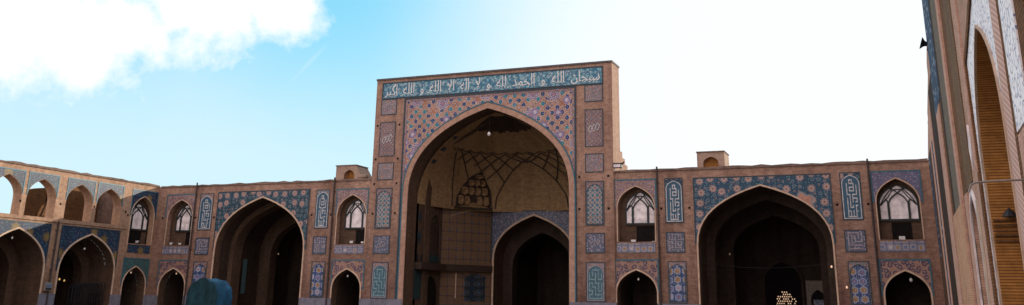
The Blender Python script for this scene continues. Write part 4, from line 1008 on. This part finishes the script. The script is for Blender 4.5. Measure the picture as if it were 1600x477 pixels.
# meter box at the left pier
t = thing('meter_box', 'white and blue electrical box low on the left pier beside the drainpipe', 'meter box', (-50.5, 46.05, 1.75))
m_ = MB(FL); m_.box(45.85, 46.35, -.22, .0, 1.75, 2.28); m_.build('case', M['metal'], t)
m_ = MB(FL); m_.box(45.9, 46.3, -.235, -.22, 1.98, 2.12); m_.build('blue_label', M['sign_blue'], t)
m_ = MB(FL); m_.box(45.88, 46.32, -.24, -.22, 1.8, 1.92); m_.build('vent_grille', M['black'], t)
# bent pipe bracket on the right range
t = thing('lamp_bracket', 'grey metal pipe arm with a bent tip reaching out from the right range', 'bracket', (2.0, 16.0, 3.45))
m_ = MB(FW); m_.tube([(2.0, 16.0, 3.47), (1.5, 16.0, 3.46), (1.2, 16.0, 3.445), (1.14, 16.0, 3.41), (1.10, 16.0, 3.30)], .016, 8); m_.build('arm', M['metal'], t)
m_ = MB(FR); m_.box(15.9, 16.1, -.06, 0, 3.38, 3.56); m_.build('wall_plate', M['metal'], t)
# bird-like dark lamp on the reveal ledge
t = thing('ledge_lamp', 'small dark lamp sitting on the grooved ledge of the golden arch reveal', 'lamp', (2.3, 23.3, 3.5))
m_ = MB(FW); m_.lathe((2.35, 23.25, 3.5), [(.0, 0), (.16, .02), (.12, .1), (.03, .2), (0, .2)], 10); m_.build('shade', M['black'], t)
m_ = MB(FW); m_.tube([(2.35, 23.25, 3.6), (2.35, 23.36, 3.72)], .015, 5); m_.build('bracket', M['black'], t)
# stacked steel barriers in the second left arch
t = thing('barrier_stack', 'dark stack of steel railings stored inside the second ground-floor arch', 'railings', (LEFT_X - .6, 50, 0))
for k in range(6):
    m_ = MB(FL); dd = .35 + k*.16; a, b = 48.9 + .1*(k % 2), 51.3 - .12*(k % 3); top = 2.35 - .07*k
    m_.ribbon([(a, .2), (a, top), (b, top), (b, .2)], .05, dd, dd + .04, True)
    for q in range(9): u = a + (b - a)*(q + 1)/10; m_.ribbon([(u, .2), (u, top)], .025, dd + .005, dd + .035)
    for q in range(3): z = .6 + q*.55; m_.ribbon([(a, z), (b, z)], .025, dd + .004, dd + .036)
    m_.build('railing', M['black'], t)
# cable across the wide arch
t = thing('cable', 'thin grey cable slung across the wide dark arch', 'cable', (-10.6, 55.4, 3.8))
m_ = MB(FW); m_.tube([(-10.6 + 7.3*k/16, 55.4, 3.85 - .28*math.sin(math.pi*k/16)) for k in range(17)], .008, 4); m_.build('strand', M['black'], t)

# ================================================================== ground
m_, nt, b = newmat('courtyard_paving', .85, .2)
g = nd(nt, 'ShaderNodeTexCoord').outputs['Object']
br = nd(nt, 'ShaderNodeTexBrick', {'Vector': g, 'Color1': (.20, .175, .15, 1), 'Color2': (.17, .145, .125, 1), 'Mortar': (.10, .09, .08, 1), 'Scale': 1.0, 'Mortar Size': .01, 'Brick Width': .6, 'Row Height': .6})
nt.links.new(stains(nt, g, br.outputs[0], .4, .2), b.inputs['Base Color'])
gm = MB(FW); gm.face([(-900, -900, 0), (900, -900, 0), (900, 900, 0), (-900, 900, 0)]); tag(gm.build('ground', m_), kind='structure')

# ================================================================== sky and sun
SUN_EL, SUN_AZ = 15.8, 38.0          # azimuth from +Y towards +X
w = bpy.data.worlds.new('World'); scene.world = w; w.use_nodes = True; nt = w.node_tree
bg = nt.nodes['Background']
sky = nd(nt, 'ShaderNodeTexSky', sky_type='NISHITA', sun_disc=False, sun_elevation=R(SUN_EL), sun_rotation=R(SUN_AZ), altitude=1500, air_density=1.0, dust_density=1.5, ozone_density=2.0)
dirn = nd(nt, 'ShaderNodeTexCoord').outputs['Generated']
def vdot(v):
    return nd(nt, 'ShaderNodeVectorMath', {0: dirn, 1: Vector(v).normalized()}, operation='DOT_PRODUCT').outputs['Value']
STR = .11
k = 1 / STR
n1 = nd(nt, 'ShaderNodeTexNoise', {'Vector': dirn, 'Scale': 10.0, 'Detail': 10.0, 'Roughness': .64}).outputs[0]
n2 = nd(nt, 'ShaderNodeTexNoise', {'Vector': dirn, 'Scale': 3.0, 'Detail': 5.0, 'Roughness': .5}).outputs[0]
blobs = [((-.719, .653, .240), .062), ((-.757, .605, .258), .085), ((-.695, .672, .250), .045), ((-.62, .734, .290), .058), ((-.585, .759, .297), .05), ((-.645, .714, .296), .045), ((-.71, .66, .212), .03), ((-.80, .56, .25), .08)]
fld = None
for v, r in blobs:
    ang = math_(nt, 'ARCCOSINE', math_(nt, 'MINIMUM', vdot(v), 1.0))
    f = math_(nt, 'SUBTRACT', 1.0, math_(nt, 'DIVIDE', ang, r))
    fld = f if fld is None else math_(nt, 'MAXIMUM', fld, f)
nn = math_(nt, 'MULTIPLY', math_(nt, 'SUBTRACT', n1, .5), 2.6)
cl = nd(nt, 'ShaderNodeMapRange', {0: math_(nt, 'ADD', fld, nn), 1: -.10, 2: .40}).outputs[0]
# broad haze: whiter towards the sun side, the left edge and the horizon
sep = nd(nt, 'ShaderNodeSeparateXYZ', {0: dirn})
gl = nd(nt, 'ShaderNodeMapRange', {0: math_(nt, 'ADD', vdot((.10, .96, .24)), math_(nt, 'MULTIPLY', math_(nt, 'SUBTRACT', n2, .5), .10)), 1: .795, 2: .968}, interpolation_type='SMOOTHSTEP').outputs[0]
hz = nd(nt, 'ShaderNodeMapRange', {0: math_(nt, 'ADD', sep.outputs[2], math_(nt, 'MULTIPLY', math_(nt, 'SUBTRACT', n2, .5), .16)), 1: .33, 2: .11, 3: 0.08, 4: .76}, interpolation_type='SMOOTHSTEP').outputs[0]
lh = nd(nt, 'ShaderNodeMapRange', {0: math_(nt, 'ADD', vdot((-.79, .57, .22)), math_(nt, 'MULTIPLY', math_(nt, 'SUBTRACT', n2, .5), .05)), 1: .965, 2: 1.0, 3: 0.0, 4: .7}, interpolation_type='SMOOTHSTEP').outputs[0]
# contrail
A_, B_ = Vector((-.539, .803, .255)).normalized(), Vector((-.591, .784, .19)).normalized()
pn = A_.cross(B_).normalized(); mid = (A_ + B_).normalized()
wd = math_(nt, 'ADD', math_(nt, 'ABSOLUTE', vdot(pn)), math_(nt, 'MULTIPLY', math_(nt, 'SUBTRACT', n1, .5), .006))
st_ = nd(nt, 'ShaderNodeMapRange', {0: wd, 1: .001, 2: .008, 3: .45, 4: 0.0}).outputs[0]
en = nd(nt, 'ShaderNodeMapRange', {0: vdot(mid), 1: math.cos(.062), 2: math.cos(.02), 3: 0.0, 4: 1.0}).outputs[0]
st_ = math_(nt, 'MULTIPLY', st_, en)
tint = mixc(nt, 1.0, sky.outputs[0], (.62*2.6, 1.12*2.6, 1.12*2.6), 'MULTIPLY')
# blue seen ahead of the camera is pulled to the photograph's cyan
cy = mixc(nt, .75, tint, (.22*k, .71*k, .92*k))
haz = math_(nt, 'MAXIMUM', math_(nt, 'MAXIMUM', hz, lh), st_)
c1 = mixc(nt, haz, cy, (.80*k, .95*k, 1.0*k))
c2_ = mixc(nt, gl, c1, (.985*k, 1.03*k, 1.06*k))
c3_ = mixc(nt, cl, c2_, (1.12*k, 1.12*k, 1.12*k))
# behind the camera, an added bright warm fill lights the facade
fr_ = nd(nt, 'ShaderNodeMapRange', {0: sep.outputs[1], 1: -.1, 2: .35}).outputs[0]
back = mixc(nt, .75, mixc(nt, 1.0, sky.outputs[0], (2.0, 1.6, 1.4), 'MULTIPLY'), (1.95*k, 1.64*k, 1.55*k))
fin = mixc(nt, fr_, back, c3_)
nt.links.new(fin, bg.inputs[0]); bg.inputs[1].default_value = STR
sun = bpy.data.lights.new('sun', 'SUN'); sun.energy = 5.0; sun.angle = R(.5); sun.color = (1, .88, .72)
so_ = bpy.data.objects.new('sun', sun); COL.objects.link(so_)
sd = Vector((math.sin(R(SUN_AZ))*math.cos(R(SUN_EL)), math.cos(R(SUN_AZ))*math.cos(R(SUN_EL)), math.sin(R(SUN_EL))))
so_.rotation_euler = sd.to_track_quat('Z', 'Y').to_euler(); so_.location = (20, 60, 40)

# ================================================================== camera
cam = bpy.data.cameras.new('camera'); co = bpy.data.objects.new('camera', cam); COL.objects.link(co); scene.camera = co
cam.sensor_width = 36; cam.sensor_fit = 'HORIZONTAL'; cam.lens = 36 * 1450 / 1600
cam.shift_x = 0; cam.shift_y = -(238.5 - 24) / 1600
cam.clip_end = 3000; cam.clip_start = .1
pitch, yaw, roll = math.atan(446 / 1450), R(22.2), R(.92)
fw = Vector((-math.sin(yaw)*math.cos(pitch), math.cos(yaw)*math.cos(pitch), math.sin(pitch)))
r0 = Vector((math.cos(yaw), math.sin(yaw), 0)); u0 = r0.cross(fw)
rt = r0 * math.cos(roll) + u0 * math.sin(roll); up = rt.cross(fw)
from mathutils import Matrix
co.matrix_world = Matrix(((rt.x, up.x, -fw.x, 0), (rt.y, up.y, -fw.y, 0), (rt.z, up.z, -fw.z, 1.6), (0, 0, 0, 1)))
scene.view_settings.view_transform = 'Standard'; scene.view_settings.look = 'None'; scene.view_settings.exposure = 0
scene.render.engine = 'CYCLES'; scene.cycles.max_bounces = 6
